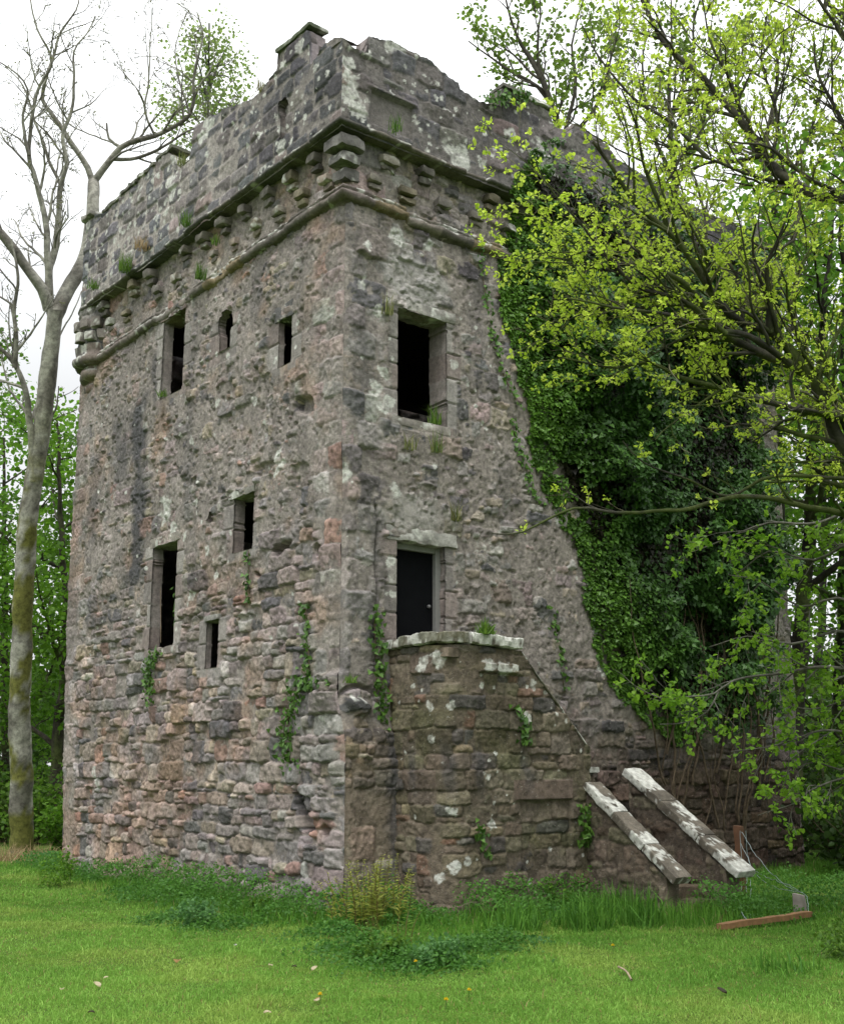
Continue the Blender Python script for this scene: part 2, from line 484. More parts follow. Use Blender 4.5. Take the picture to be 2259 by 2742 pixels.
def far_lean(v):
    """the far corner draws in towards its foot"""
    return .55 * np.clip((5.2 - v) / 5.2, 0, 1.1) ** 1.3
def corner_extra(ug, vg, axis):
    """the arris wanders and is chamfered between 2.9 and 5.6 m; below that the foot of the right wall is thicker"""
    d = .02 + .03 * (fbm(vg, vg * 0, .5, 61) + .5) + .02 * fbm(vg, vg * 0, .12, 62) + .05 * sm(2.9, 3.0, vg) * sm(5.9, 5.6, vg)
    fall = np.exp(-(ug / .085) ** 2)
    E = np.zeros((len(vg), len(ug), 3))
    E[..., 0] = d[:, None] * fall[None]; E[..., 1] = d[:, None] * fall[None]
    p = .18 * sm(2.75, 1.9, vg) + .02
    if axis == 'L': E[..., 1] -= p[:, None] * np.exp(-(ug / .16) ** 2)[None] + (far_lean(vg)[:, None] * ((ug / TL) ** 4)[None])
    else: E[..., 1] -= p[:, None] * sm(1.1, .9, ug)[None]
    return E

def holes(ug, vg, rects, shapes=()):
    uc = (ug[:-1] + ug[1:]) / 2; vc = (vg[:-1] + vg[1:]) / 2
    U, V = np.meshgrid(uc, vc)
    K = np.ones(U.shape, bool)
    for (a, b, c, d) in rects:
        wob = .012 * fbm(V, V, .2, 71)
        K &= ~((U > a + wob) & (U < b + wob) & (V > c) & (V < d))
    for f in shapes: K &= ~f(U, V)
    return K

def dress(ug, vg, H, C, a, b, c, d, seed, m=.17, col=PINK, lvl=.012):
    """dressed margin stones round an opening a..b, c..d"""
    R = np.random.RandomState(seed)
    U, V = np.meshgrid(ug, vg)
    bl = np.floor((V - c) / .38).astype(int)
    cc = np.array([col, GREY, PALE, PINK])[R.randint(0, 4, 40)] * R.uniform(.75, 1.1, (40, 1))
    ext = R.uniform(.1, .32, 40)
    for side in (-1, 1):
        dist = np.where(side < 0, a - U, U - b)
        e = ext[(bl + (20 if side > 0 else 0)) % 40]
        ins = (dist < e) & (dist > -.08) & (V > c - .12) & (V < d + .02)
        fr = ((V - c) / .38) % 1
        jt = np.minimum(fr, 1 - fr) * .38
        w = ins * sm(0, .03, e - dist)
        h = lvl + fbm(U, V, .1, seed) * .014 - .03 * sm(.02, 0, jt)
        H[:] = H * (1 - w) + h * w
        base = cc[(bl + (7 if side > 0 else 0)) % 40] * (1 + .5 * fbm(U, V, .15, seed + 2))[..., None]
        C[:] = C * (1 - w * .85)[..., None] + base * (w * .85)[..., None]
    w = ((U > a - .15) & (U < b + .15) & (V < c + .03) & (V > c - .16)) * 1.0
    H[:] = H * (1 - w) + (.02 + fbm(U, V, .1, seed + 5) * .02) * w

RES = .017
def chips(ug, vg, H, C, seed, amt, pal):
    U, V = np.meshgrid(ug, vg)
    for k, (cr, wd, lev) in enumerate((((.07, .17), (.09, .32), .010), ((.035, .07), (.04, .12), .014))):
        H2, C2 = masonry(ug, vg, seed + k * 7, cr, wd, pal, -.5, warp=.02, relief=.075 if k == 0 else .05, drop=.05, jw=.012, pin=.2, jit=.6, nz=.5)
        base = H.copy()
        q = sm(-.02, .16, fbm(U, V, .8, seed + 90 + k)) * amt
        H2 = H2 - lev - .08 * (1 - q) + base * .5
        w = sm(.0, .006, H2 - base)
        H = np.maximum(base, H2)
        C = C * (1 - w)[..., None] + C2 * w[..., None]
        pit_ = sm(.20, .30, fbm(U, V, .07 if k else .13, seed + 60 + k, 2)) * amt
        H = H - (.034 if k == 0 else .016) * pit_
    return H, C
# ---- left face
ug = np.arange(0, TL + RES, RES); vg = np.arange(-.4, ZC + .1, RES)
U, V = np.meshgrid(ug, vg)
harl = sm(3.2, 5.6, V + 1.6 * fbm(U, V, 1.6, 81) - .9 * sm(1.9, .6, U))
mort = -.036 + .060 * harl + .05 * fbm(U, V, .9, 82)
pal = [(3.4, GREY), (3.2, PINK), (1.4, TAN), (1.2, DARK), (.7, PALE), (.5, RED)]
H, C = masonry(ug, vg, 11, (.13, .36), (.16, .62), pal, mort, warp=.035, relief=.055, drop=.07, jw=.022, pin=.45)
# larger squared stones low on the far quoin, and the near quoin
Hq, Cq = masonry(ug, vg, 12, (.28, .42), (.45, .8), [(2.4, PINK), (2, GREY), (.6, PALE), (.3, RED)], -.008, warp=.012, relief=.016, drop=.022, pin=.0, jit=.05)
wq = np.maximum(sm(.75, .45, U + .5 * fbm(U, V, .45, 83)) * sm(2.75, 3.0, V), sm(TL - .7, TL - .4, U + .5 * fbm(U, V, .4, 84)) * .9)
H = H * (1 - wq) + Hq * wq; C = C * (1 - wq)[..., None] + Cq * wq[..., None]
H, C = chips(ug, vg, H, C, 700, (.35 + .65 * harl) * (1 - .75 * wq), pal)
st = fbm(U, V * .12, .16, 86, 3)
C = C * (1 + .45 * st * harl)[..., None]
# warm iron-red and ochre beds low on the wall
wr = sm(.05, .3, fbm(U, V, .8, 85) + .22 * sm(3.5, .5, V) * sm(2, 7, U))[..., None]
C = C * (1 - wr) + C * np.array((1.13, .98, .87)) * wr
for (u, v0, v1, wd, am) in ((6.1, 4.6, 8.4, .42, .75), (6.9, 6.4, 8.3, .5, .5), (5.6, 7.6, 9.4, .16, .55), (2.2, 8.2, 9.6, .3, .3), (1.7, 7.3, 8.6, .12, .6), (4.3, 5.4, 9.2, .2, .3), (7.9, 5.5, 7.8, .4, .4)):
    C = stain(ug, vg, C, u, v0, v1, wd, min(.9, am * 1.25), int(u * 10))
W1, W2, W3, W4, W5 = (4.62, 5.42, 7.92, 9.34), (1.26, 1.62, 7.46, 8.18), (4.54, 5.40, 3.62, 5.33), (2.17, 2.76, 4.86, 5.70), (3.10, 3.47, 3.18, 3.90)
for i, w in enumerate((W1, W2, W3, W4, W5)):
    dress(ug, vg, H, C, *w, 90 + i)
dress(ug, vg, H, C, 2.98, 3.44, 8.15, 8.7, 97, lvl=.03)
def pit(H, u, v, a, b, dep, rot=0):
    x = (U - u) * math.cos(rot) + (V - v) * math.sin(rot); y = -(U - u) * math.sin(rot) + (V - v) * math.cos(rot)
    d = np.hypot(x / a, y / b) + .9 * fbm(U, V, .15, 55)
    H -= dep * sm(1.05, .7, d)
for p in ((1.4, 4.74, .26, .10, .22, -.2), (.52, 4.6, .07, .09, .2, 0), (.72, 1.12, .15, .33, .3, -.35), (.92, 6.72, .32, .14, .13, .2), (.25, .95, .08, .08, .14, 0),
          (2.05, 4.45, .13, .05, .1, .4), (2.35, 3.85, .16, .06, .08, 0), (1.9, 6.0, .3, .1, .06, 0), (.95, 5.6, .25, .4, .05, 0), (5.0, 2.1, .2, .06, .06, 0)):
    pit(H, *p)
# where the quoin stops a ledge of broken stone is left
H += .07 * sm(2.95, 2.9, V) * sm(2.4, 2.8, V) * sm(.55, .35, U)
R = np.random.RandomState(4)
C = lichen(ug, vg, H, C, [(3.35, 7.35, .09), (4.15, 6.9, .10), (2.25, 7.1, .08), (4.0, 5.85, .09), (3.9, 6.15, .05), (1.5, 6.0, .17), (5.6, 5.0, .06), (4.05, 4.35, .12), (4.3, 5.35, .1), (3.5, 5.0, .09), (3.3, 4.6, .08),
                          (1.7, 7.6, .06), (1.9, 6.7, .05), (1.1, 8.0, .05), (5.0, 5.9, .25), (2.4, 5.3, .22), (4.7, 5.55, .16), (.35, 2.4, .07), (7.3, 1.55, .2), (3.1, 8.05, .08)]
                 + [(R.uniform(.3, 8), R.uniform(3, 9.8), R.uniform(.015, .045)) for _ in range(90)], 1)
fadeL = sm(0, .10, U); H = H * (.25 + .75 * fadeL)
def keyhole(Uc, Vc):
    return ((np.hypot(Uc - 3.2, (Vc - 8.62)) + .03 * fbm(Uc, Vc, .2, 56) < .235) | ((np.abs(Uc - 3.2) + .03 * fbm(Uc, Vc, .2, 57) < .17) & (Vc > 8.18) & (Vc < 8.7)))
K = holes(ug, vg, (W1, W2, W3, W4, W5, (3.36, 3.52, 5.44, 5.60)), (keyhole,))
wall('wall', lambda u: (0, u), lambda u: (-1, 0), ug[::1], vg, H, C, K, None, .20, corner_extra(ug, vg, 'L'), tower, None, lambda b: np.where((b[:, 2] < 4.0) & (b[:, 1] < 3.8) | (b[:, 1] < 1.9), .5, np.where((b[:, 1] < 3.6) & (b[:, 2] > 8), .7, .95)))

# ---- right face
RES2 = .017
ug = np.arange(0, TW + .02, RES2); vg = np.arange(-.4, ZC + .1, RES2)
U, V = np.meshgrid(ug, vg)
harl = sm(1.6, 3.4, V + 1.0 * fbm(U, V, 1.6, 181))
mort = -.028 + .046 * harl + .05 * fbm(U, V, .8, 182) - .02 * sm(8.8, 9.6, V)
pal = [(3.4, GREY), (2.0, PINK), (1.6, TAN), (1.8, DARK), (1, PALE)]
H, C = masonry(ug, vg, 21, (.14, .36), (.18, .6), pal, mort, warp=.035, relief=.05, drop=.065, jw=.022, pin=.4, mcol=(.25, .221, .198))
Hq, Cq = masonry(ug, vg, 22, (.34, .5), (.5, .9), [(2.5, GREY), (1.2, PINK), (.6, PALE), (.6, DARK)], -.006, warp=.012, relief=.016, drop=.03, pin=.0, jit=.05)
wq = sm(.8, .55, U + .5 * fbm(U, V, .5, 183)) * sm(2.6, 3.0, V)
wq = np.maximum(wq, sm(1.1, .8, U) * sm(1.6, 1.3, V) * .9)
H = H * (1 - wq) + Hq * wq; C = C * (1 - wq)[..., None] + Cq * wq[..., None]
H, C = chips(ug, vg, H, C, 740, (.35 + .5 * harl) * (1 - .7 * wq), pal)
st = fbm(U, V * .12, .16, 186, 3)
C = C * (1 + .4 * st * harl)[..., None]
# brown earth and algae, with deep shade painted into the foot behind the stair
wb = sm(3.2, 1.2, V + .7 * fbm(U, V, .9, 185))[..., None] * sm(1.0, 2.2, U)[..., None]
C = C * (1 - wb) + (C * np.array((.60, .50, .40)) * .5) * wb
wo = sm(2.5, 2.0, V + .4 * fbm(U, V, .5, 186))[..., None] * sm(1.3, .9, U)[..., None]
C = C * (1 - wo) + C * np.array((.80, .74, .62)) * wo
WR, DR = (.94, 1.86, 6.52, 8.14), (.93, 1.81, 3.0, 4.77)
dress(ug, vg, H, C, *WR, 191, col=PALE); dress(ug, vg, H, C, *DR, 192, col=GREY)
# pale lime smear above the upper window
w = sm(1.0, .6, np.hypot((U - 1.25) / .75, (V - 8.55) / .5) + 1.1 * fbm(U, V, .3, 187))[..., None] * .8
C = C * (1 - w) + np.array((.36, .345, .325)) * w
w = sm(1.0, .6, np.hypot((U - 1.3) / .8, (V - 5.15) / .3) + 1.1 * fbm(U, V, .3, 188))[..., None] * .7
C = C * (1 - w) + np.array((.34, .325, .30)) * w
for (u, v0, v1, wd, am) in ((.35, 6.0, 8.0, .25, .45), (.6, 3.0, 5.2, .18, .4), (2.4, 7.0, 9.4, .3, .35), (3.0, 5.0, 6.6, .25, .3), (.3, 8.6, 9.4, .3, .35), (.75, .2, 2.4, .2, .75)):
    C = stain(ug, vg, C, u, v0, v1, wd, am, int(u * 20) + 3)
# the weather-worn boss on the corner with its eroded hood
d = np.hypot((U - .30) / .25, (V - 2.5 + .25 * (U - .3)) / .15) + .35 * fbm(U, V, .12, 189)
H += .15 * sm(1.0, .35, d) + .05 * fbm(U, V, .08, 190) * (d < 1.1)
d2 = np.hypot((U - .30) / .31, (V - 2.52) / .22) + .3 * fbm(U, V, .12, 191)
H -= .09 * sm(.2, .05, np.abs(d2 - 1.05)) * sm(2.5, 2.56, V)
C *= (1 - .3 * sm(1.0, .8, d))[..., None]
# the crack beside the door jamb
cx = .60 + .05 * fbm(V, V * 0, .4, 193) * 2
H -= .07 * sm(.028, .008, np.abs(U - cx + .02 * fbm(U, V, .06, 194))) * (V > 3.1) * (V < 5.2)
R = np.random.RandomState(8)
C = lichen(ug, vg, H, C, [(.06, 5.55, .14), (.88, 5.42, .12), (2.0, 7.5, .09), (.55, 6.9, .13), (.85, 4.45, .09), (.86, 4.0, .06), (.85, 4.2, .06), (.72, 6.6, .16), (.3, 8.3, .08), (.6, 8.0, .1), (.35, 8.9, .1), (1.6, 5.9, .05),
                          (.2, 2.6, .05), (.33, 2.58, .06), (.95, 9.2, .16), (1.5, 9.25, .1), (.7, 7.1, .12), (.78, 6.7, .1), (5.0, 3.2, .12)]
                 + [(R.uniform(.05, 4.5), R.uniform(3, 10), R.uniform(.015, .04)) for _ in range(80)], 2)
H = H * (.25 + .75 * sm(0, .10, U))
K = holes(ug, vg, (WR, DR))
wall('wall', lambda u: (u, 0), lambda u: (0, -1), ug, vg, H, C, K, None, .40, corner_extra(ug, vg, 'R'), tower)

# ---- rear walls, floor slabs, and an unseen cap added to keep the hollow dark
def box(name, lo, hi, mat, parent, col=(.05, .045, .04)):
    lo = np.array(lo, float); hi = np.array(hi, float)
    V = np.array([[(lo, hi)[(i >> k) & 1][k] for k in range(3)] for i in range(8)])
    Q = [(0, 2, 3, 1), (4, 5, 7, 6), (0, 1, 5, 4), (2, 6, 7, 3), (0, 4, 6, 2), (1, 3, 7, 5)]
    return mk(name, V, [np.array(Q)], mat, parent, np.tile(col, (8, 1)), False)
ugr = np.arange(0, TL + .05, .05); vgr = np.arange(-.4, 12.3, .05)
Hr, Cr = masonry(ugr, vgr, 31, (.16, .3), (.25, .5), pal, -.03, pin=.3)
wall('wall', lambda u: (TW, u), lambda u: (1, 0), ugr, vgr, Hr * .6, Cr, None, None, .5, None, tower)
ugr = np.arange(0, TW + .05, .05); vgr = np.arange(-.4, 12.3, .05)
Hr, Cr = masonry(ugr, vgr, 32, (.16, .3), (.25, .5), pal, -.03, pin=.3)
Er = np.zeros(Hr.shape + (3,)); Er[..., 1] = -far_lean(vgr)[:, None]
wall('wall', lambda u: (u, TL), lambda u: (0, 1), ugr, vgr, Hr * .6, Cr, None, None, .5, Er, tower)
box('added_cap', (.62, .62, 10.1), (TW - .1, TL - .1, 10.4), M_DARKIN, tower)
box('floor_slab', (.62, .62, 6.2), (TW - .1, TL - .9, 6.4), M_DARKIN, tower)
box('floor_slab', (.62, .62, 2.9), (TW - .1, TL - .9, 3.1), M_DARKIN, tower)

# ---- parapet
def outline(pts, seed, rough=.045):
    xs = np.array([p[0] for p in pts]); zs = np.array([p[1] for p in pts])
    return lambda u: float(np.interp(u, xs, zs) + rough * 2 * fbm(np.array([u]), np.array([0.]), .35, seed)[0] + rough * fbm(np.array([u]), np.array([3.]), .07, seed)[0])
OV = .22
topL = outline([(-OV, 11.82), (0, 11.95), (.23, 11.98), (.41, 11.88), (.60, 11.84), (.63, 12.4), (.78, 12.48), (1.5, 12.50), (1.53, 12.2), (1.98, 12.08), (2.3, 12.06), (2.8, 12.2), (3.17, 12.32), (3.67, 12.42), (4.2, 12.45), (4.25, 12.2), (4.31, 11.9), (4.85, 11.87),
                (4.9, 12.2), (5.1, 12.38), (5.45, 12.43), (6.67, 12.42), (7.81, 12.29), (7.95, 12.2), (9.5, 12.2)], 41, .05)
topR = outline([(-OV, 11.80), (-.05, 11.74), (.20, 11.74), (.24, 12.06), (.59, 12.12), (.94, 12.14), (1.3, 12.13), (1.66, 12.06), (1.92, 11.98), (1.96, 11.87), (2.42, 11.85), (2.80, 11.9), (2.84, 12.25), (3.23, 12.33), (3.94, 12.23), (3.98, 12.05), (4.4, 12.0), (4.5, 12.25), (5.3, 12.15), (5.4, 11.98), (5.9, 11.9), (7.5, 11.72), (10.3, 11.65)], 42, .055)
pal_p = [(3.2, (.14, .14, .146)), (2.5, (.175, .165, .158)), (1.6, (.11, .11, .118)), (.8, (.22, .205, .19)), (.3, PINK)]
ug = np.arange(-OV, TL - .3, .02); vg = np.arange(ZC + .02, 13.0, .02)
U, V = np.meshgrid(ug, vg)
mort = -.012 + .03 * fbm(U, V, .6, 43)
H, C = masonry(ug, vg, 44, (.22, .34), (.28, .6), pal_p, mort, warp=.018, relief=.018, drop=.03, jw=.05, pin=.08, jit=.08, mcol=(.31, .29, .265), nz=.45)
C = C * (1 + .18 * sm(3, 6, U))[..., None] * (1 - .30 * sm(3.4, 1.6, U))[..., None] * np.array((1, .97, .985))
R = np.random.RandomState(14)
C = lichen(ug, vg, H, C, [(R.uniform(4.6, 8.6), R.uniform(10.7, 12.6), R.uniform(.015, .075)) for _ in range(190)] + [(R.uniform(-.2, 2.6), R.uniform(10.6, 12.5), R.uniform(.018, .055)) for _ in range(75)]
           + [(R.uniform(2.6, 5), R.uniform(10.6, 12.7), R.uniform(.02, .06)) for _ in range(30)]
           + [(3.7, 12.3, .2), (3.9, 12.1, .16), (4.9, 11.5, .16), (5.0, 11.8, .14), (4.9, 12.2, .16), (1.38, 10.82, .13), (1.08, 10.82, .08), (2.0, 11.3, .09), (8.3, 12.0, .16), (.9, 12.3, .12), (.45, 11.7, .08), (1.35, 12.2, .09)], 3)
def loop_slit(Uc, Vc): return ((np.abs(Uc - 1.33) < .08) & (Vc > 10.96) & (Vc < 11.5)) | (np.hypot(Uc - 1.33, Vc - 11.5) < .13)
K = holes(ug, vg, (), (loop_slit,))
H = H * (.3 + .7 * sm(-OV, -OV + .1, U))
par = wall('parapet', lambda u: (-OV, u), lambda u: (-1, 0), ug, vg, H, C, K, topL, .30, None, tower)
ug = np.arange(-OV, TW + .22, .02)
U, V = np.meshgrid(ug, vg)
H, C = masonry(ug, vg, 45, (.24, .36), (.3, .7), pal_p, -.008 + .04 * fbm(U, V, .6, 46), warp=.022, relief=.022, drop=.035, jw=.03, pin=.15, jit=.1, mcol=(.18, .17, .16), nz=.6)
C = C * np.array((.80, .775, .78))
R = np.random.RandomState(15)
C = lichen(ug, vg, H, C, [(R.uniform(-.2, 4), R.uniform(10.6, 12.2), R.uniform(.015, .055)) for _ in range(110)]
           + [(-.13, 11.5, .13), (-.12, 11.25, .15), (-.05, 11.0, .2), (.08, 10.78, .2), (.35, 11.0, .08), (1.9, 10.75, .24), (2.05, 10.65, .16), (2.4, 10.8, .1), (3.6, 11.3, .3), (3.9, 11.1, .25), (3.0, 11.5, .12), (.2, 11.75, .1), (.7, 12.2, .25), (2.6, 11.0, .08)], 4)
pan = (U > .28) & (U < 1.05) & (V > 10.7) & (V < 11.22)          # a shallow sunk panel beside the corner
H = np.where(pan, -.035 + .012 * fbm(U, V, .1, 49), H); C = np.where(pan[..., None], np.array((.17, .155, .145)) * (1 + .6 * fbm(U, V, .2, 50))[..., None], C)
H = np.where((U > .2) & (U < 1.1) & (V >= 11.22) & (V < 11.27), .05, H)
H = H * (.3 + .7 * sm(-OV, -OV + .1, U))
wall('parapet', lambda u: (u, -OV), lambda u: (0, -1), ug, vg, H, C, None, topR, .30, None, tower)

# ---- coping stones on the merlons
def coping(y0, y1, zfun, seed, col=(.17, .16, .14), w=.52, h=.08, lich=.35, over=.06):
    P = place(rbox((w, abs(y1 - y0), h), seed, .05, .014, .03, col, lich), (-OV + w / 2 - over, (y0 + y1) / 2, zfun), (1, 0, 0))
    mk('coping_stone', P[0], [P[1]], M_TRIM, tower, P[2])
coping(.60, 1.55, 12.47, 1, (.10, .115, .075), .36, .07, .12, .04)
for i, (a, b) in enumerate(((4.95, 5.6), (5.62, 6.35), (6.37, 7.1), (7.12, 7.9))): coping(a, b, 12.40 - .045 * i, 5 + i, (.115, .115, .09), .40, .07, .2, .04)
P = place(rbox((1.1, .38, .07), 22, .04, .016, .02, (.14, .135, .115), .3), (3.4, -OV + .13, 12.25), (1, 0, 0))
mk('coping_stone', P[0], [P[1]], M_TRIM, tower, P[2])

# ---- cornice slab and roll moulding
def lpath(y1, x1, zl=lambda s: 0):
    p = []
    for y in np.arange(y1, .04, -.03): p.append((0, y, -1, 0, -y, zl(-y)))
    p.append((0, 0, -1, -1, 0, zl(0)))
    for x in np.arange(.06, x1, .03): p.append((x, 0, 0, -1, x, zl(x)))
    return p
stonec = [(.13, .118, .105), (.115, .108, .10), (.15, .132, .115), (.10, .096, .092)]
P = sweep(lpath(8.3, 10.1, lambda s: .012 * math.sin(s * 3)), [(-.02, 10.475), (.25, 10.49), (.285, 10.505), (.29, 10.54), (.27, 10.555), (-.02, 10.58)], 51, stonec, .75, .006, ((2.05, 2.5, .85), (-6.2, -5.6, .85), (-4.6, -4.3, .87), (2.95, 10.2, .84)))
mk('cornice', P[0], [P[1]], M_TRIM, tower, P[2])
prof = [(-.02, 9.42)] + [(.04 + .085 * math.cos(t), 9.54 + .07 * math.sin(t)) for t in np.linspace(-1.7, 1.4, 9)] + [(.05, 9.62), (.08, 9.64), (.07, 9.675), (-.02, 9.69)]
zl = lambda s: (.03 if s > -.5 else .03 + .026 * (s + .5)) - (.06 if s > 1.05 else 0) + .008 * math.sin(s * 5)
P = sweep(lpath(8.0, 10.0, zl), prof, 52, [(.17, .148, .128), (.14, .125, .11), (.215, .17, .11), (.18, .15, .138)], .62, .013, ((-5.6, -4.35, .45), (-3.6, -3.1, .5)))
mk('string_course', P[0], [P[1]], M_TRIM, tower, P[2])

# ---- chequered corbels: two staggered rows, each a small two-stepped stone
ci = 0
def corbel(u, z, side, w, h, d):
    global ci
    ci += 1
    R = np.random.RandomState(300 + ci)
    c = np.array([(.20, .18, .155), (.165, .15, .135), (.23, .19, .16), (.19, .165, .12)][R.randint(4)]) * R.uniform(.8, 1.15)
    w *= R.uniform(.8, 1.15); h *= R.uniform(.85, 1.1); d *= R.uniform(.75, 1.1)
    ex = (0, 1, 0) if side == 'L' else (1, 0, 0)
    out = np.array((-1, 0, 0)) if side == 'L' else np.array((0, -1, 0))
    base = np.array((0, u, z)) if side == 'L' else np.array((u, 0, z))
    a = place(rbox((w, d + .1, h * .55), ci, .045, .016, .035, c, .15), base + out * (d / 2 - .05) + np.array((0, 0, h * .45)), ex)
    b = place(rbox((w * .92, d * .6 + .1, h * .42), ci + 50, .045, .016, .035, c * .9, .05), base + out * (d * .3 - .05), ex)
    P = join([a, b])
    mk('corbel', P[0], [P[1]], M_TRIM, tower, P[2])
for k in range(13):
    y = .62 + k * .655
    if k not in (7, 10): corbel(y, 10.15, 'L', .26, .26, .22)
    if k not in (6, 9, 12): corbel(y - .30 if k else .34, 9.78, 'L', .25, .24, .16)
for k in range(6):
    x = .42 + k * .66
    if k not in (2,): corbel(x + .3, 10.15, 'R', .28, .26, .2)
    corbel(x + (.0 if k else .05), 9.79, 'R', .27, .25, .16)
for k, (z, h, d) in enumerate(((10.22, .2, .22), (10.02, .19, .15), (9.8, .2, .08))):    # the angle corbels
    P = place(rbox((d + .2, d + .2, h * .85), 400 + k, .045, .014, .02, (.15, .142, .135), .15), (.10 - d / 2, .10 - d / 2, z), (1, 0, 0))
    mk('corbel', P[0], [P[1]], M_TRIM, tower, P[2])

# ---- rounded angle turret at the far end
TCX, TCY, TR = .42, 8.5, .66
ang = lambda u: math.radians(65) + u / TR
ug = np.arange(0, TR * math.radians(170), .02); vg = np.arange(9.3, 13.0, .02)
U, V = np.meshgrid(ug, vg)
H, C = masonry(ug, vg, 47, (.2, .32), (.25, .45), pal_p, -.03, warp=.018, relief=.016, drop=.03, pin=.1, jit=.08, mcol=(.30, .28, .255), nz=.5)
C *= 1.1
R = np.random.RandomState(16)
C = lichen(ug, vg, H, C, [(R.uniform(0, 2), R.uniform(10.3, 12.7), R.uniform(.03, .13)) for _ in range(45)], 5)
topT = outline([(0, 12.25), (.9, 12.3), (1.2, 12.42), (2.2, 12.4)], 48)
wall('turret', lambda u: (TCX + TR * math.cos(ang(u)), TCY + TR * math.sin(ang(u))), lambda u: (math.cos(ang(u)), math.sin(ang(u))), ug, vg, H, C, None, topT, .4, None, tower)
P = place(rbox((.6, .5, .12), 77, .05, .02, .04, (.2, .19, .17), .5), (-.02, 8.55, 12.40), (1, 0, 0))
mk('coping_stone', P[0], [P[1]], M_TRIM, tower, P[2])
rings = []
for k, (z, r) in enumerate(((9.45, .74), (9.2, .66), (8.97, .55), (8.76, .42))):
    pth = []
    for i, a in enumerate(np.linspace(math.radians(60), math.radians(275), 70)):
        pth.append((TCX + .05 * k, TCY + 0.02 * k, math.cos(a), math.sin(a), a * r, 0))
    pr = [(.1, z - .2)] + [(r - .08 + .09 * math.cos(t), z + .095 * math.sin(t) - .05) for t in np.linspace(-1.5, 1.5, 8)] + [(r - .05, z + .12), (r - .03, z + .24)]
    rings.append(sweep(pth, pr, 60 + k, [(.20, .165, .145), (.235, .17, .15), (.16, .145, .13)], .45, .01))
P = join(rings)
mk('turret_corbelling', P[0], [P[1]], M_TRIM, tower, P[2])
for (z, r) in ((10.0, .7), (9.75, .7)):
    for k in range(4):
        a = math.radians(175 + k * 22 + (11 if z < 9.9 else 0))
        ci += 1
        P = place(rbox((.16, .22, .2), ci, .045, .014, .03, (.18, .16, .145), .15), (TCX + r * math.cos(a), TCY + r * math.sin(a), z), (math.cos(a), math.sin(a), 0))
        mk('corbel', P[0], [P[1]], M_TRIM, tower, P[2])
P = sweep([(TCX, TCY, math.cos(a), math.sin(a), a * .8, 0) for a in np.linspace(math.radians(60), math.radians(260), 70)], [(.5, 10.45), (.70, 10.47), (.735, 10.5), (.72, 10.55), (.5, 10.58)], 71, stonec, .6, .012)
mk('cornice', P[0], [P[1]], M_TRIM, tower, P[2])

# ---- lintels and sills
def lintel(side, a, b, z, h, col, seed, proud=.03, name='lintel', d=.4):
    ex = (0, 1, 0) if side == 'L' else (1, 0, 0)
    off = -proud + d / 2
    c = (off, (a + b) / 2, z) if side == 'L' else ((a + b) / 2, off, z)
    P = place(rbox((b - a, d, h), seed, .04, .009, .018, col, .2), c, ex)
    return mk(name, P[0], [P[1]], M_TRIM, tower, P[2])
lintel('L', W1[0] - .05, W1[1] + .12, W1[3] - .01, .2, (.21, .165, .15), 81)
lintel('L', W2[0] - .06, W2[1] + .1, W2[3] - .01, .24, (.12, .115, .115), 82)
lintel('L', W3[0] - .12, W3[1] + .12, W3[3] - .01, .16, (.25, .23, .2), 83)
lintel('L', W4[0] - .06, W4[1] + .12, W4[3] - .01, .11, (.25, .24, .21), 84, .05)
lintel('L', W5[0] - .04, W5[1] + .05, W5[3] - .01, .09, (.26, .25, .23), 85, .05)
lintel('R', WR[0] - .22, WR[1] + .16, WR[3] - .01, .17, (.30, .285, .26), 86, .035)
lintel('R', DR[0] - .18, DR[1] + .2, DR[3] - .01, .2, (.31, .30, .275), 87, .04)
lintel('R', WR[0] - .05, WR[1] + .04, WR[2] - .12, .13, (.32, .29, .26), 88, .03, 'sill')
lintel('L', W3[0] - .12, W3[1] + .05, W3[2] - .12, .12, (.22, .19, .17), 89, .03, 'sill')

# ---- the door: dark board set back in a grey timber frame
def vb(name, lo, hi, mat, parent, r=.004):
    lo = np.array(lo, float); hi = np.array(hi, float)
    P, Q, C = rbox(tuple(hi - lo), 1, .5, 0.0, r)
    P = P + np.array([(lo[0] + hi[0]) / 2, (lo[1] + hi[1]) / 2, lo[2]])
    return mk(name, P, [Q], mat, parent, C, False)
door = vb('door', (DR[0] + .06, .17, 3.0), (DR[1] - .06, .22, 4.70), M_DOOR, tower)
vb('frame', (DR[0] - .02, .10, 3.0), (DR[0] + .058, .19, 4.76), M_FRAME, door)
vb('frame', (DR[1] - .085, .10, 3.0), (DR[1] + .02, .19, 4.76), M_FRAME, door)
vb('frame', (DR[0] + .06, .105, 4.675), (DR[1] - .087, .19, 4.755), M_FRAME, door)
M_STEEL.node_tree.nodes['Principled BSDF'].inputs['Metallic'].default_value = .5
hp = rbox((.05, .05, .05), 3, .012, 0, .024)
mk('handle', hp[0] + np.array((DR[1] - .17, .145, 3.9)), [hp[1]], M_STEEL, door, hp[2])

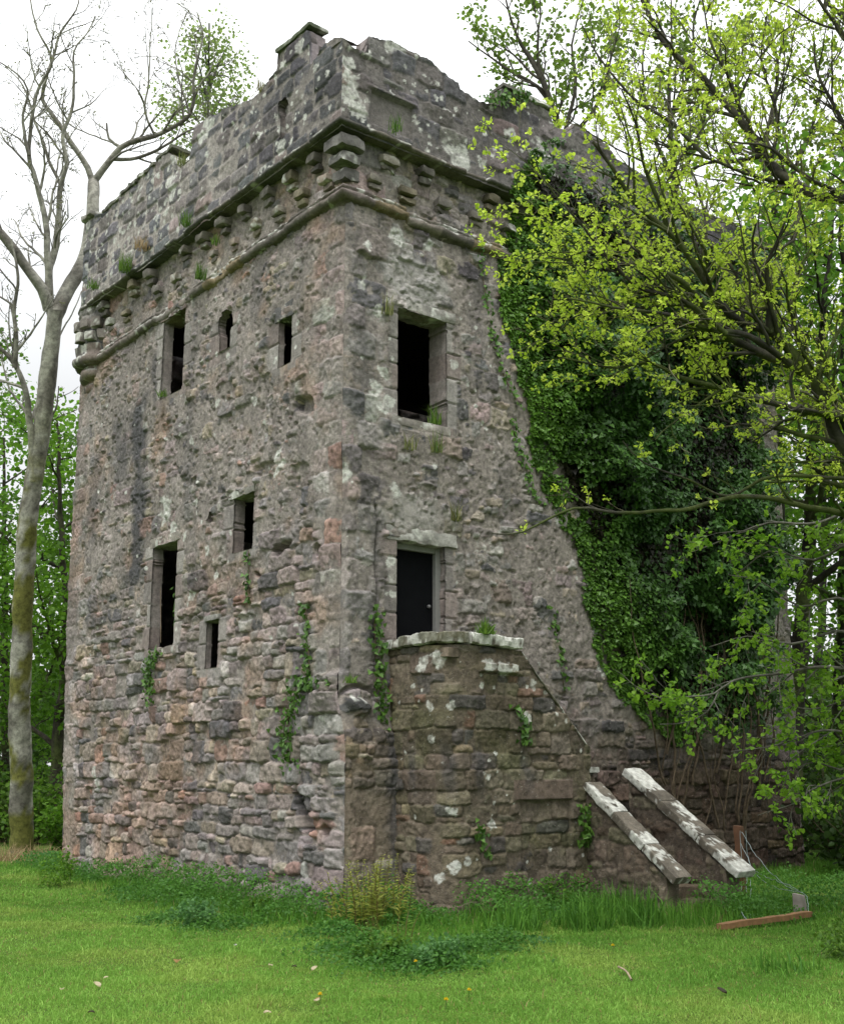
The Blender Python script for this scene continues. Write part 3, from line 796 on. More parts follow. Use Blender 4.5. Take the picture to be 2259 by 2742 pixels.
# ------------------------------------------------------------------ the forestair
stair = tag(empty('forestair', (2.0, -.6, 0)), 'moss-browned stone forestair with rounded landing block below the black door', 'stair')
INV = Vector((-2.0, .6, 0))
def sp(o):
    o.parent = stair; o.location = INV; return o
BX, BY, BR = .82, -1.2, .42
s1 = -BY - BR; s2 = s1 + BR * math.pi / 2; s3 = s2 + (3.36 - BX - BR)
def bpos(u):
    if u < s1: return (BX, -u)
    if u < s2:
        a = (u - s1) / BR; return (BX + BR - BR * math.cos(a), BY + BR - BR * math.sin(a))
    return (BX + BR + u - s2, BY)
def bnrm(u):
    if u < s1: return (-1, 0)
    if u < s2:
        a = (u - s1) / BR; return (-math.cos(a), -math.sin(a))
    return (0, -1)
su = lambda x: s2 + (x - BX - BR)
btop = outline([(0, 3.24), (s2, 3.27), (su(2.05), 3.24), (su(2.1), 3.22), (su(3.36), 1.98), (su(3.6), 1.9)], 91, .02)
pal_b = [(2.4, (.165, .15, .11)), (2.6, (.16, .135, .108)), (1.8, (.195, .172, .14)), (.9, (.115, .108, .104)), (.6, (.22, .19, .135)), (.35, (.17, .115, .09))]
ug = np.arange(0, s3 + .01, .015); vg = np.arange(-.5, 3.4, .015)
U, V = np.meshgrid(ug, vg)
H, C = masonry(ug, vg, 92, (.17, .30), (.22, .62), pal_b, -.014 + .03 * fbm(U, V, .6, 93), warp=.022, relief=.026, drop=.036, jw=.02, pin=.3, jit=.14, mcol=(.16, .137, .11), nz=.75)
w = sm(.0, .25, fbm(U, V, .7, 94))[..., None] * .5
C = C * (1 - w) + C * np.array((.9, 1.05, .7)) * w
C = C * np.array((.84, .80, .75))          # whole block toned darker and browner
# a blocked recess under a long lintel near the stair foot
uh = su(2.05)
lz = (V > 1.32) & (V < 1.58) & (U > uh - .12) & (U < su(3.0))
H = np.where(lz, .022 + .02 * fbm(U, V, .1, 95), H); C = np.where(lz[..., None], np.array((.155, .118, .095)) * (1 + .9 * fbm(U, V, .2, 96))[..., None], C)
H -= .05 * sm(uh, uh + .02, U) * (V < 1.32) * sm(su(2.98), su(2.96), U)
ledge = (V > 2.93) & (V < 3.05) & (U > su(1.35)) & (U < su(2.0))
H = np.where(ledge, .075, H)
R = np.random.RandomState(17)
C = lichen(ug, vg, H, C, [(.75, 3.05, .14), (1.0, 3.08, .12), (su(1.5), 2.99, .12), (su(1.75), 2.98, .13), (su(1.95), 3.0, .07), (.85, 2.48, .07), (1.15, 2.5, .06), (.9, 2.08, .055), (su(2.2), 2.38, .08), (1.15, 1.2, .07), (1.7, 1.62, .05), (1.75, 1.05, .08), (1.2, .55, .09), (1.0, .42, .07), (1.35, .6, .06), (.55, 2.75, .05), (su(1.4), 2.75, .05), (su(2.3), 2.8, .08)]
           + [(R.uniform(0, s3), R.uniform(.2, 3.2), R.uniform(.012, .035)) for _ in range(50)], 6)
# sooty runs
for (u, wd) in ((1.1, .12), (1.6, .1), (.5, .1), (2.3, .12)): C = stain(ug, vg, C, u, 1.2, 2.2, wd, .5, int(u * 31))
sp(wall('landing_wall', bpos, bnrm, ug, vg, H, C, None, btop, .3, None, stair))
# top slab behind the coping, raking fill below the upper flight
ST = []
ST.append(place(rbox((1.2, 1.1, .12), 2, .1, .01, .02, BROWN), (1.48, -.62, 3.10), (1, 0, 0)))
P = join(ST); sp(mk('landing_slab', P[0], [P[1]], M_TRIM, stair, P[2]))
# coping: thin lichened slabs following the rounded landing, then down the rake
def cope(us, zf, seed, w=.34, h=.14, over=.07, lich=.62):
    path = [bpos(u) + bnrm(u) + (u, zf(u)) for u in us]
    prof = [(-w + over, 0.0), (over - .02, 0.0), (over, .012), (over + .004, h * .5), (over, h - .012), (over - .02, h), (-w + over, h + .01), (-w + over, 0)]
    V, q, C = sweep(path, prof, seed, [(.17, .155, .13), (.14, .125, .10)], .7, .012)
    w_ = sm(-.04, .06, n3(V, .22, seed) * .7 + .8 * n3(V, .05, seed + 1) + .5 * n3(V, .025, seed + 2) + (lich - .5))[:, None] * .95
    C = C * (1 - w_) + LICHEN * w_
    d = sm(.12, .3, n3(V, .2, seed + 5))[:, None] * .8
    C = C * (1 - d) + np.array((.09, .085, .05)) * d
    k = len(prof); n = len(path); idx = np.arange(n * k).reshape(n, k)
    caps = [idx[0][None, [0, 1, 5, 6]][:, ::-1], idx[-1][None, [0, 1, 5, 6]], idx[0][None, [1, 2, 4, 5]][:, ::-1], idx[-1][None, [1, 2, 4, 5]]]
    return V, np.concatenate([q] + caps), C
P = cope(np.arange(-.0, su(1.18), .02), lambda u: 3.25 + .03 * sm(0, s2, u), 95)
sp(mk('coping_stone', P[0], [P[1]], M_TRIM, stair, P[2], False))
P = cope(np.arange(su(1.2), su(2.08), .02), lambda u: 3.28 - .03 * sm(s2, su(2.05), u), 96, lich=.7)
sp(mk('coping_stone', P[0], [P[1]], M_TRIM, stair, P[2], False))
P = cope(np.arange(su(2.12), su(3.34), .02), lambda u: 3.2 - (u - su(2.1)) * .985, 97, w=.26, h=.05, over=.012, lich=-.02)
sp(mk('coping_stone', P[0], [P[1]], M_TRIM, stair, P[2]))
# lower flight turns outwards between two raking parapets
def rake(x0, x1, ya, za, yb, zb, ybase, seed, name):
    ug = np.arange(0, ya - yb + .005, .02); vg = np.arange(-.5, max(za, zb) + .05, .02)
    U, V = np.meshgrid(ug, vg)
    for (X, nx) in ((x0, -1), (x1, 1)):
        H, C = masonry(ug, vg, seed + (nx > 0), (.16, .26), (.2, .5), [(2, BROWN), (1.5, (.10, .075, .055)), (1, OLIVE), (.6, (.15, .12, .09))], -.01, warp=.02, relief=.02, drop=.03, pin=.3, mcol=(.10, .08, .062))
        sp(wall(name, lambda u: (X, ya - u), lambda u: (nx, 0), ug, vg, H, C, None, lambda u: za + (zb - za) * u / (ya - yb) - .02, .05, None, stair))
    P = place(rbox((x1 - x0, .05, zb + .4), seed, .06, .01, .01, BROWN), ((x0 + x1) / 2, yb, -.4), (1, 0, 0))
    sp(mk(name, P[0], [P[1]], M_STONE, stair, P[2]))
def rake_cope(xc, ya, za, yb, zb, seed, w=.34, lich=.6):
    L_ = math.hypot(ya - yb, za - zb); n = 3
    for k in range(n):
        a, b = k / n + .0012, (k + 1) / n - .0012
        ym, zm = ya + (yb - ya) * (a + b) / 2, za + (zb - za) * (a + b) / 2
        ex = np.array((0, (yb - ya), (zb - za))); ex /= np.linalg.norm(ex)
        ez = np.cross(ex, (1, 0, 0)); ez = ez if ez[2] > 0 else -ez
        P = place(rbox((L_ * (b - a), w, .105), seed + k, .02, .006, .014, (.115, .10, .08), -.20 + lich + .06 * (k % 2)), (xc, ym, zm), ex, None, ez)
        sp(mk('coping_stone', P[0], [P[1]], M_TRIM, stair, P[2], False))
rake(3.26, 3.50, -1.2, 1.46, -2.5, .42, 0, 201, 'parapet')
rake_cope(3.37, -1.16, 1.47, -2.66, .32, 211, .30, .56)
rake(4.14, 4.40, -1.2, 1.60, -2.75, .48, 0, 205, 'parapet')
rake_cope(4.27, -1.10, 1.64, -2.95, .36, 221, .36, .74)
for k in range(6):                                   # treads between them
    z = .78 - k * .16
    P = place(rbox((.66, .36, .2), 230 + k, .06, .012, .02, (.11, .085, .06)), (3.82, -1.35 - k * .27, z - .25), (1, 0, 0))
    sp(mk('tread', P[0], [P[1]], M_STONE, stair, P[2]))
ugq = np.arange(0, 1.06, .02); vgq = np.arange(-.4, 1.75, .02)
Hh, Cc = masonry(ugq, vgq, 240, (.16, .26), (.2, .5), [(2, BROWN), (1, OLIVE), (1, DARK)], -.01, mcol=(.10, .08, .062))
sp(wall('landing_wall', lambda u: (3.36 + u, -.3), lambda u: (0, -1), ugq, vgq, Hh, Cc, None, None, .2, None, stair))
P = place(rbox((1.1, .28, .08), 241, .05, .01, .02, (.2, .19, .16), .4), (3.9, -.25, 1.66), (1, 0, 0))
sp(mk('coping_stone', P[0], [P[1]], M_TRIM, stair, P[2]))
for k in range(6):                                   # upper flight, behind the raking wall
    P = place(rbox((.3, .8, .26), 250 + k, .1, .01, .02, BROWN), (2.25 + k * .21, -.5, 2.9 - k * .24), (1, 0, 0))
    sp(mk('tread', P[0], [P[1]], M_STONE, stair, P[2]))

exec_after = []
# ------------------------------------------------------------------ ground
def gz(x, y):
    x = np.asarray(x, float); y = np.asarray(y, float)
    return -.04 + .10 * fbm(x, y, 4.0, 301, 3) + .12 * sm(11, 15, y) * sm(1.5, -2, x) + .02 * fbm(x, y, .6, 302, 2)
def ground_sheet():
    a = np.concatenate([-np.geomspace(400, 16, 22), np.arange(-15.5, 14, .25), np.geomspace(14.5, 400, 24)])
    X, Y = np.meshgrid(a, a)
    Z = gz(X, Y)
    n = len(a); idx = np.arange(n * n).reshape(n, n)
    q = np.stack([idx[:-1, :-1], idx[:-1, 1:], idx[1:, 1:], idx[1:, :-1]], -1).reshape(-1, 4)
    m, nt, b = nodes('lawn_earth')
    N = nt.nodes.new; K = nt.links.new
    tc = N('ShaderNodeTexCoord')
    n1 = N('ShaderNodeTexNoise'); n1.inputs['Scale'].default_value = .9; n1.inputs['Detail'].default_value = 6
    n2 = N('ShaderNodeTexNoise'); n2.inputs['Scale'].default_value = 35; n2.inputs['Detail'].default_value = 5
    K(tc.outputs['Object'], n1.inputs['Vector']); K(tc.outputs['Object'], n2.inputs['Vector'])
    mx = N('ShaderNodeMix'); mx.data_type = 'RGBA'; mx.inputs[6].default_value = (.07, .13, .02, 1); mx.inputs[7].default_value = (.12, .20, .03, 1)
    mr = N('ShaderNodeMapRange'); mr.inputs['From Min'].default_value = .35; mr.inputs['From Max'].default_value = .65
    K(n1.outputs['Fac'], mr.inputs['Value']); K(mr.outputs[0], mx.inputs['Factor'])
    m2 = N('ShaderNodeMix'); m2.data_type = 'RGBA'; m2.blend_type = 'MULTIPLY'; m2.inputs['Factor'].default_value = .8
    K(mx.outputs[2], m2.inputs[6]); K(n2.outputs['Color'], m2.inputs[7]); K(m2.outputs[2], b.inputs['Base Color'])
    b.inputs['Roughness'].default_value = 1; b.inputs['Specular IOR Level'].default_value = 0.1
    o = mk('ground', np.stack([X, Y, Z], -1).reshape(-1, 3), [q], m)
    tag(o, 'mown green lawn sloping gently in front of the tower', None, None, 'structure')
ground_sheet()

# ------------------------------------------------------------------ leaves and branches
def unit(a): return a / np.maximum(np.linalg.norm(a, axis=-1, keepdims=True), 1e-9)
T_OAK = (np.array([(0, 0, 0), (.30, .38, .07), (.24, .78, .02), (0, 1, -.10), (-.24, .78, .02), (-.30, .38, .07)]), np.array([(0, 1, 2, 3), (0, 3, 4, 5)]))
T_BROAD = (np.array([(0, 0, 0), (.42, .30, .05), (.34, .72, -.02), (0, 1, -.14), (-.34, .72, -.02), (-.42, .30, .05)]), np.array([(0, 1, 2, 3), (0, 3, 4, 5)]))
T_IVY = (np.array([(0, .05, 0), (.50, .0, .05), (.34, .48, .03), (0, 1, -.10), (-.34, .48, .03), (-.50, .0, .05)]), np.array([(0, 1, 2, 3), (0, 3, 4, 5)]))
T_THIN = (np.array([(0, 0, 0), (.16, .45, .03), (0, 1, -.08), (-.16, .45, .03)]), np.array([(0, 1, 2, 3)]))
def leaves(pos, axis, nrm, size, tmpl, col):
    pos = np.asarray(pos); n = len(pos)
    ay = unit(axis); ax = unit(np.cross(ay, nrm)); az = np.cross(ax, ay)
    T, Q = tmpl
    k = len(T)
    V = pos[:, None, :] + size[:, None, None] * (T[None, :, :1] * ax[:, None] + T[None, :, 1:2] * ay[:, None] + T[None, :, 2:] * az[:, None])
    F = (Q[None] + (np.arange(n) * k)[:, None, None]).reshape(-1, 4)
    return V.reshape(-1, 3), F, np.repeat(col, k, 0)

def smooth_path(pts, step):
    pts = np.asarray(pts, float)
    if len(pts) < 3:
        n = max(2, int(np.linalg.norm(pts[-1] - pts[0]) / step) + 1)
        return pts[0] + (pts[-1] - pts[0]) * np.linspace(0, 1, n)[:, None]
    out = []
    P = np.concatenate([[2 * pts[0] - pts[1]], pts, [2 * pts[-1] - pts[-2]]])
    for i in range(1, len(P) - 2):
        n = max(1, int(np.linalg.norm(P[i + 1] - P[i]) / step))
        t = np.linspace(0, 1, n, endpoint=False)[:, None]
        out.append(.5 * (2 * P[i] + (P[i + 1] - P[i - 1]) * t + (2 * P[i - 1] - 5 * P[i] + 4 * P[i + 1] - P[i + 2]) * t ** 2 + (3 * P[i] - P[i - 1] - 3 * P[i + 1] + P[i + 2]) * t ** 3))
    out.append(pts[-1:])
    return np.concatenate(out)

def tube(P, R, ns, col=None):
    P = np.asarray(P); R = np.asarray(R)
    m = len(P)
    t = np.gradient(P, axis=0); t = unit(t)
    ref = np.array((0.31, .22, .93)) if abs(t[:, 2]).mean() < .8 else np.array((.9, .3, .1))
    a = unit(np.cross(t, ref)); b = np.cross(t, a)
    th = np.linspace(0, 2 * math.pi, ns, endpoint=False)
    V = P[:, None] + R[:, None, None] * (np.cos(th)[None, :, None] * a[:, None] + np.sin(th)[None, :, None] * b[:, None])
    idx = np.arange(m * ns).reshape(m, ns)
    q = np.stack([idx[:-1], np.roll(idx, -1, 1)[:-1], np.roll(idx, -1, 1)[1:], idx[1:]], -1).reshape(-1, 4)
    return V.reshape(-1, 3), q

class Tree:
    def __init__(s, seed, bark, bark2=None, mossy=None):
        s.R = np.random.RandomState(seed); s.seed = seed
        s.V = []; s.Q = []; s.C = []; s.off = 0; s.tips = []; s.dirs = []; s.rmin = .0022
        s.bark = np.array(bark); s.bark2 = np.array(bark2 if bark2 is not None else bark) ; s.mossy = mossy
    twig = None
    def add(s, P, R, ns, big=False, tw=False):
        V, q = tube(P, R, ns)
        if big:
            d = n3(V, .25, s.seed)[:, None] * .10 + n3(V, .08, s.seed + 1)[:, None] * .05
            c = np.repeat(P, ns, 0); V = c + (V - c) * (1 + d * 1.0)
        C = s.bark + (s.bark2 - s.bark) * sm(-.1, .2, n3(V, .5, s.seed + 3) + .6 * n3(V, .12, s.seed + 6))[:, None]
        if tw and s.twig is not None: C = C * .3 + np.array(s.twig) * .7
        C = C * (1 + .4 * n3(V, .1, s.seed + 4))[:, None]
        if s.mossy:
            z0, z1, mc = s.mossy
            w = sm(.0, .2, n3(V, .45, s.seed + 9) + .4 * n3(V, .1, s.seed + 10) + .2 * sm(z1, z0, V[:, 2]) - .04)[:, None] * sm(z1 + 3, z1, V[:, 2])[:, None]
            C = C * (1 - w) + np.array(mc) * w
        s.V.append(V); s.Q.append(q + s.off); s.C.append(C); s.off += len(V)
    def limb(s, pts, r0, r1, ns=9, step=.12, wob=.02):
        P = smooth_path(pts, step)
        k = np.linspace(0, 1, len(P))
        P = P + np.stack([fbm(k * len(P) * step, k * 0 + j * 9.1, .8, s.seed + j * 3 + len(s.V)) for j in range(3)], 1) * wob * np.minimum(1, k * 8)[:, None] * 4
        R = r0 + (r1 - r0) * k ** .85
        s.add(P, R, ns, r0 > .04)
        return P, R
    def kids(s, P, R, spec, bias=(0, 0, .3), t0=.15, leafy=True, lvl=0):
        if lvl >= len(spec):
            return
        per_m, L0, L1, ang, wander = spec[lvl]
        ln = np.linalg.norm(np.diff(P, axis=0), axis=1).sum()
        n = max(1, int(round(ln * per_m * (1 - t0) + s.R.rand() * .8)))
        T = unit(np.gradient(P, axis=0))
        last = lvl == len(spec) - 1
        for i in range(n):
            t = t0 + (1 - t0) * (i + s.R.rand()) / n
            j = min(len(P) - 1, int(t * (len(P) - 1)))
            d = T[j]
            rv = unit(s.R.normal(0, 1, 3)); pr = unit(np.cross(d, rv))
            a = math.radians(ang * s.R.uniform(.6, 1.25))
            d = unit(d * math.cos(a) + pr * math.sin(a) + np.array(bias) * .6)
            l = s.R.uniform(L0, L1) * (1.05 - .45 * t)
            k = 3 if last else max(4, int(l / .14))
            pts = [P[j]]
            for q in range(k):
                d = unit(d + s.R.normal(0, wander, 3) + np.array(bias) * .10)
                pts.append(pts[-1] + d * l / k)
            pts = np.array(pts)
            r0 = min(R[j] * .62, .010 + .016 * l); r1 = max(s.rmin, r0 * .3); r0 = max(r0, r1)
            rr = np.linspace(r0, r1, len(pts))
            s.add(pts, rr, 3 if last else (4 if lvl else 5), False, lvl > 0)
            if last:
                s.tips.append(pts[-1]); s.dirs.append(d)
                if s.R.rand() < .35: s.tips.append(pts[1]); s.dirs.append(unit(pts[1] - pts[0]))
            s.kids(pts, rr, spec, bias, .2, leafy, lvl + 1)
    def build(s, name, base, label, cat='tree', group=None, leaf=None, mat=None):
        root = empty(name, base)
        tag(root, label, cat, group)
        b = np.array(base, float)
        V = np.concatenate(s.V) - b
        mk('trunk', V, [np.concatenate(s.Q)], M_BARK, root, np.clip(np.concatenate(s.C), .01, .8))
        if leaf:
            Vl, Fl, Cl = leaf(s)
            mk('crown', Vl - b, [Fl], mat or M_LEAF, root, np.clip(Cl, .003, .9))
        return root

def rosette(cols, n=6, size=(.04, .07), tmpl=T_OAK, spread=.03, droop=.25, prob=1.0, open_=.9):
    """a foliage maker: n leaves splayed round each twig tip"""
    def f(s):
        R = s.R
        tips = np.array(s.tips); dirs = np.array(s.dirs)
        keep = R.rand(len(tips)) < prob
        tips = tips[keep]; dirs = dirs[keep]
        m = len(tips)
        pos = np.repeat(tips, n, 0) + R.normal(0, spread, (m * n, 3))
        ax = unit(np.repeat(dirs, n, 0) * .55 + R.normal(0, open_, (m * n, 3)) + np.array((0, 0, -droop)))
        nr = unit(R.normal(0, .6, (m * n, 3)) + np.array((0, 0, 1.0)))
        sz = R.uniform(size[0], size[1], m * n)
        c = np.array(cols)
        k = np.repeat(R.rand(m), n)[:, None]; k2 = R.rand(m * n, 1)
        w = np.clip(k * .7 + k2 * .3, 0, 1)
        C = (c[0] * (1 - w) + c[1] * w) * R.uniform(.8, 1.2, (m * n, 1))
        return leaves(pos, ax, nr, sz, tmpl, C)
    return f

# ------------------------------------------------------------------ oak at the right, boughs reaching across the picture
def pxs(pts, d0, d1=None):
    d1 = d0 if d1 is None else d1
    n = len(pts)
    return [px(x, y, d0 + (d1 - d0) * i / max(1, n - 1)) for i, (x, y) in enumerate(pts)]
oak = Tree(501, (.06, .056, .042), (.032, .03, .025), (0, 6, (.06, .075, .022)))
oak.twig = (.20, .185, .12)
SP0 = [(2.5, .8, 2.0, 50, .16), (3.6, .35, .9, 45, .2), (6.0, .1, .25, 50, .25)]
ob = px(2700, 2500, 12.0); ob[2] = 0
trunkP = [ob, px(2690, 1900, 12.0), px(2620, 1450, 12.0), px(2560, 900, 12.1), px(2500, 420, 12.3), px(2420, 0, 12.5), px(2380, -350, 12.7), px(2300, -600, 13.0)]
P, R_ = oak.limb(trunkP, .30, .03, 12)
oak.kids(P[len(P) * 7 // 10:], R_[len(P) * 7 // 10:], SP0, (0, 0, .2), .1)
SP = [(5.4, .6, 1.6, 42, .16), (5.6, .28, .7, 45, .2), (8.0, .08, .2, 50, .25)]
BI = np.array(-RGT * .35) + np.array((0, 0, .38))
limbs = [
    ([(2590, 1500), (2420, 1330), (2259, 1186), (2172, 1018), (2068, 889), (1990, 868), (1944, 835), (1900, 785), (1850, 710), (1790, 625), (1700, 540), (1640, 450), (1585, 380)], 12.0, 11.0, .105, .014),
    ([(2172, 1018), (2112, 973), (2043, 943), (1944, 894), (1919, 866), (1845, 772), (1786, 732), (1707, 708), (1598, 708), (1474, 690)], 11.8, 10.8, .055, .008),
    ([(2600, 1300), (2400, 1180), (2259, 1117), (2172, 1102), (2068, 1077), (1969, 1052), (1895, 1030), (1820, 1013), (1736, 978), (1647, 988), (1499, 963)], 12.0, 10.6, .06, .007),
    ([(2060, 889), (2060, 780), (2050, 700), (2080, 640), (2110, 560)], 11.6, 11.2, .04, .008),
    ([(2112, 973), (2000, 900), (1900, 880), (1780, 840), (1640, 820), (1520, 800)], 11.5, 10.4, .035, .007),
    ([(1790, 625), (1760, 540), (1720, 430), (1700, 330), (1660, 240)], 11.4, 11.0, .03, .007),
    ([(1900, 785), (1880, 700), (1890, 600), (1860, 480), (1830, 400)], 11.5, 11.9, .028, .007),
    ([(2530, 800), (2400, 560), (2211, 525), (2142, 495), (2063, 435), (1994, 336), (1885, 213), (1786, 124), (1717, 0), (1690, -60)], 12.2, 13.5, .085, .016),
    ([(2142, 500), (1994, 460), (1905, 423), (1830, 406), (1746, 376)], 12.8, 12.4, .03, .007),
    ([(2480, 300), (2350, 200), (2230, 60), (2150, -60)], 12.3, 12.3, .05, .012),
    ([(2400, 560), (2300, 420), (2240, 300), (2190, 200), (2180, 80)], 12.4, 13.0, .04, .008),
    ([(2259, 1117), (2180, 1000), (2120, 860), (2130, 740), (2180, 640)], 11.9, 12.4, .035, .008),
    ([(1944, 894), (1830, 800), (1700, 760), (1560, 620), (1480, 520), (1430, 440)], 11.0, 10.6, .028, .006),
    ([(1994, 336), (1960, 220), (1900, 100), (1880, -20)], 13.0, 13.0, .025, .007),
    ([(2063, 435), (2080, 300), (2040, 160), (2060, 20)], 12.8, 13.2, .025, .007),
    ([(1895, 423), (1800, 330), (1700, 270), (1610, 160), (1560, 60)], 12.4, 12.8, .025, .006),
    ([(2142, 495), (2120, 640), (2040, 660), (1960, 600), (1900, 560)], 12.2, 12.0, .025, .006),
]
for pts, d0, d1, r0, r1 in limbs:
    P, R_ = oak.limb(pxs(pts, d0, d1), r0, r1, 8)
    vis = 0.1
    oak.kids(P, R_, SP, BI * .5, vis)
for pts, d0, d1, r0, r1 in [
    ([(2640, 1600), (2450, 1450), (2259, 1376), (2162, 1359), (2058, 1337), (1974, 1332), (1934, 1339), (1855, 1362), (1746, 1369), (1647, 1374), (1538, 1361), (1400, 1426), (1320, 1430)], 12.0, 10.8, .05, .006),
    ([(2630, 1420), (2400, 1300), (2241, 1280), (2068, 1275), (1949, 1329), (1850, 1290), (1720, 1240), (1660, 1180)], 12.0, 11.3, .035, .006)]:
    P, R_ = oak.limb(pxs(pts, d0, d1), r0, r1, 8)
    oak.kids(P, R_, [(1.3, .35, .8, 45, .16), (3.0, .18, .4, 45, .2), (6, .06, .16, 50, .25)], BI * .35 + np.array((0, 0, .1)), .15)
oak.build('oak_tree', ob, 'oak whose mossy boughs reach in from the right with fresh yellow-green leaves', 'tree', None,
          rosette([(.33, .48, .03), (.62, .74, .11)], 8, (.020, .056), T_OAK, .016, .1, 1.0), M_LEAF)

# sycamore below it with flat mid-green leaves
syc = Tree(502, (.13, .125, .105), (.09, .085, .07))
sb = px(2560, 2480, 13.0); sb[2] = 0
syc.limb([sb, px(2545, 2000, 13.0), px(2520, 1500, 13.0), px(2500, 1100, 13.1)], .14, .05, 10)
for pts, d0, d1, r0, r1 in [
    ([(2530, 1900), (2400, 1820), (2259, 1795), (2159, 1790), (2067, 1806), (1969, 1822), (1915, 1855), (1850, 1866), (1769, 1871), (1704, 1838)], 13.0, 12.6, .03, .005),
    ([(1925, 1850), (1900, 1905), (1850, 1935), (1770, 1940)], 12.8, 12.6, .012, .004),
    ([(2540, 2050), (2400, 2060), (2259, 2082), (2159, 2120), (2121, 2153), (2023, 2185)], 13.0, 12.4, .022, .004),
    ([(2520, 1700), (2380, 1640), (2240, 1600), (2140, 1620), (2040, 1560), (1950, 1540)], 13.0, 13.4, .028, .005),
    ([(2520, 1560), (2400, 1470), (2280, 1450), (2180, 1500), (2060, 1480), (1980, 1540)], 13.0, 13.6, .03, .005),
    ([(2540, 1980), (2420, 1920), (2300, 1960), (2200, 1950), (2080, 1990), (1960, 2010)], 13.0, 12.8, .025, .005),
    ([(2510, 1300), (2400, 1200), (2290, 1180), (2200, 1260)], 13.0, 13.5, .03, .006),
    ([(2510, 1400), (2350, 1340), (2200, 1400), (2060, 1400), (1960, 1440), (1850, 1480)], 13.0, 13.8, .03, .005),
    ([(2520, 1650), (2380, 1700), (2240, 1690), (2120, 1720), (2000, 1700), (1900, 1730)], 13.0, 13.8, .03, .005),
    ([(2530, 1800), (2400, 1880), (2280, 1870), (2180, 1900), (2080, 1880)], 13.0, 13.2, .025, .005),
    ([(2540, 2000), (2430, 2000), (2330, 2020), (2250, 2060), (2180, 2040), (2090, 2080)], 13.0, 12.8, .025, .005)]:
    P, R_ = syc.limb(pxs(pts, d0, d1), r0, r1, 6)
    syc.kids(P, R_, [(5.2, .3, 1.0, 50, .14), (6.5, .15, .45, 50, .18), (7, .05, .14, 55, .2)], (0, 0, -.05), .15)
syc.build('sycamore_tree', sb, 'slender sycamore with flat mid-green leaf sprays in front of the dark tower foot', 'tree', None,
          rosette([(.12, .27, .018), (.26, .44, .04)], 7, (.035, .07), T_BROAD, .03, .25, .95, .7), M_LEAF)

# ------------------------------------------------------------------ tall grey tree at the left
ash = Tree(503, (.30, .29, .25), (.15, .14, .12), (0, 6.5, (.13, .13, .035)))
ash.twig = (.13, .12, .105)
dl = 24.5
ash.rmin = .006
ab = px(60, 2295, dl); ab[2] = gz(ab[0], ab[1]) - .1
P, R_ = ash.limb([ab, px(56, 2100, dl), px(54, 1900, dl), px(58, 1700, dl), px(67, 1500, dl), px(77, 1380, dl), px(94, 1260, dl), px(115, 1130, dl), px(132, 980, dl), px(148, 830, dl)], .25, .165, 16, .12, .022)
SA = [(2.4, .5, 1.9, 46, .15), (3.2, .3, 1.0, 45, .18), (4.0, .12, .4, 45, .2)]
ash_l = [
    ([(145, 850), (175, 790), (207, 736), (230, 680), (245, 600), (250, 520), (248, 490)], 24.5, 26.0, .17, .13, None),
    ([(248, 490), (235, 450), (205, 405), (176, 363), (135, 300), (119, 264), (125, 215), (140, 165), (160, 95), (205, 30), (215, -30)], 26.0, 26.0, .075, .012, SA),
    ([(248, 490), (285, 440), (322, 393), (370, 375), (415, 363), (470, 335), (508, 306), (520, 260), (517, 223), (530, 160), (549, 93), (530, 30)], 26.0, 25.5, .085, .014, SA),
    ([(300, 425), (350, 425), (420, 400), (500, 355), (560, 330), (620, 305)], 26.0, 26.5, .045, .01, SA),
    ([(132, 830), (115, 775), (75, 727), (40, 680), (0, 625), (-60, 560), (-130, 440), (-160, 300), (-150, 150)], 24.5, 23.8, .13, .015, [(1.2, .4, 1.2, 48, .15), (2.2, .3, .8, 45, .18), (3, .12, .3, 45, .2)]),
    ([(135, 840), (132, 740), (140, 700), (155, 600), (166, 493), (181, 440), (168, 363), (190, 300), (200, 220), (197, 140), (230, 90), (255, 40)], 24.6, 24.8, .09, .012, SA),
    ([(132, 800), (128, 700), (122, 600), (108, 518), (90, 460), (78, 415), (82, 320), (110, 230), (140, 165), (100, 80), (80, -20)], 24.5, 24.2, .085, .012, SA),
    ([(78, 415), (60, 330), (70, 240), (20, 180), (-40, 150)], 24.2, 24.0, .04, .01, SA),
    ([(168, 510), (130, 430), (95, 330), (60, 230), (10, 170)], 24.7, 25, .04, .01, SA),
    ([(322, 393), (290, 370), (285, 330)], 26.0, 26, .04, .02, SA),
    ([(415, 363), (390, 300), (400, 200), (400, 100), (405, 20)], 25.8, 25.6, .03, .008, SA),
    ([(508, 306), (480, 210), (470, 120), (500, 30)], 25.6, 25.4, .025, .007, SA),
    ([(90, 1290), (80, 1100), (68, 1040), (30, 960), (0, 930), (-50, 860), (-80, 740)], 24.4, 24.0, .10, .012, SA),
    ([(40, 985), (45, 900), (38, 820), (45, 740), (30, 640)], 24.2, 24.0, .06, .02, SA),
]
for pts, d0, d1, r0, r1, spec in ash_l:
    P, R_ = ash.limb(pxs(pts, d0, d1), r0, r1, 8, .15, .03)
    if spec: ash.kids(P, R_, spec, (0, 0, .22), .12)
P, R_ = ash.limb(pxs([(125, 1000), (150, 920), (190, 840), (215, 780)], 24.4, 25.5), .03, .01, 6); 
ash.build('ash_tree', ab, 'tall grey ash with mossy trunk and almost bare branches left of the tower', 'tree', None,
          rosette([(.07, .075, .035), (.17, .19, .06)], 4, (.05, .10), T_THIN, .04, .1, .8, .8), M_LEAF)

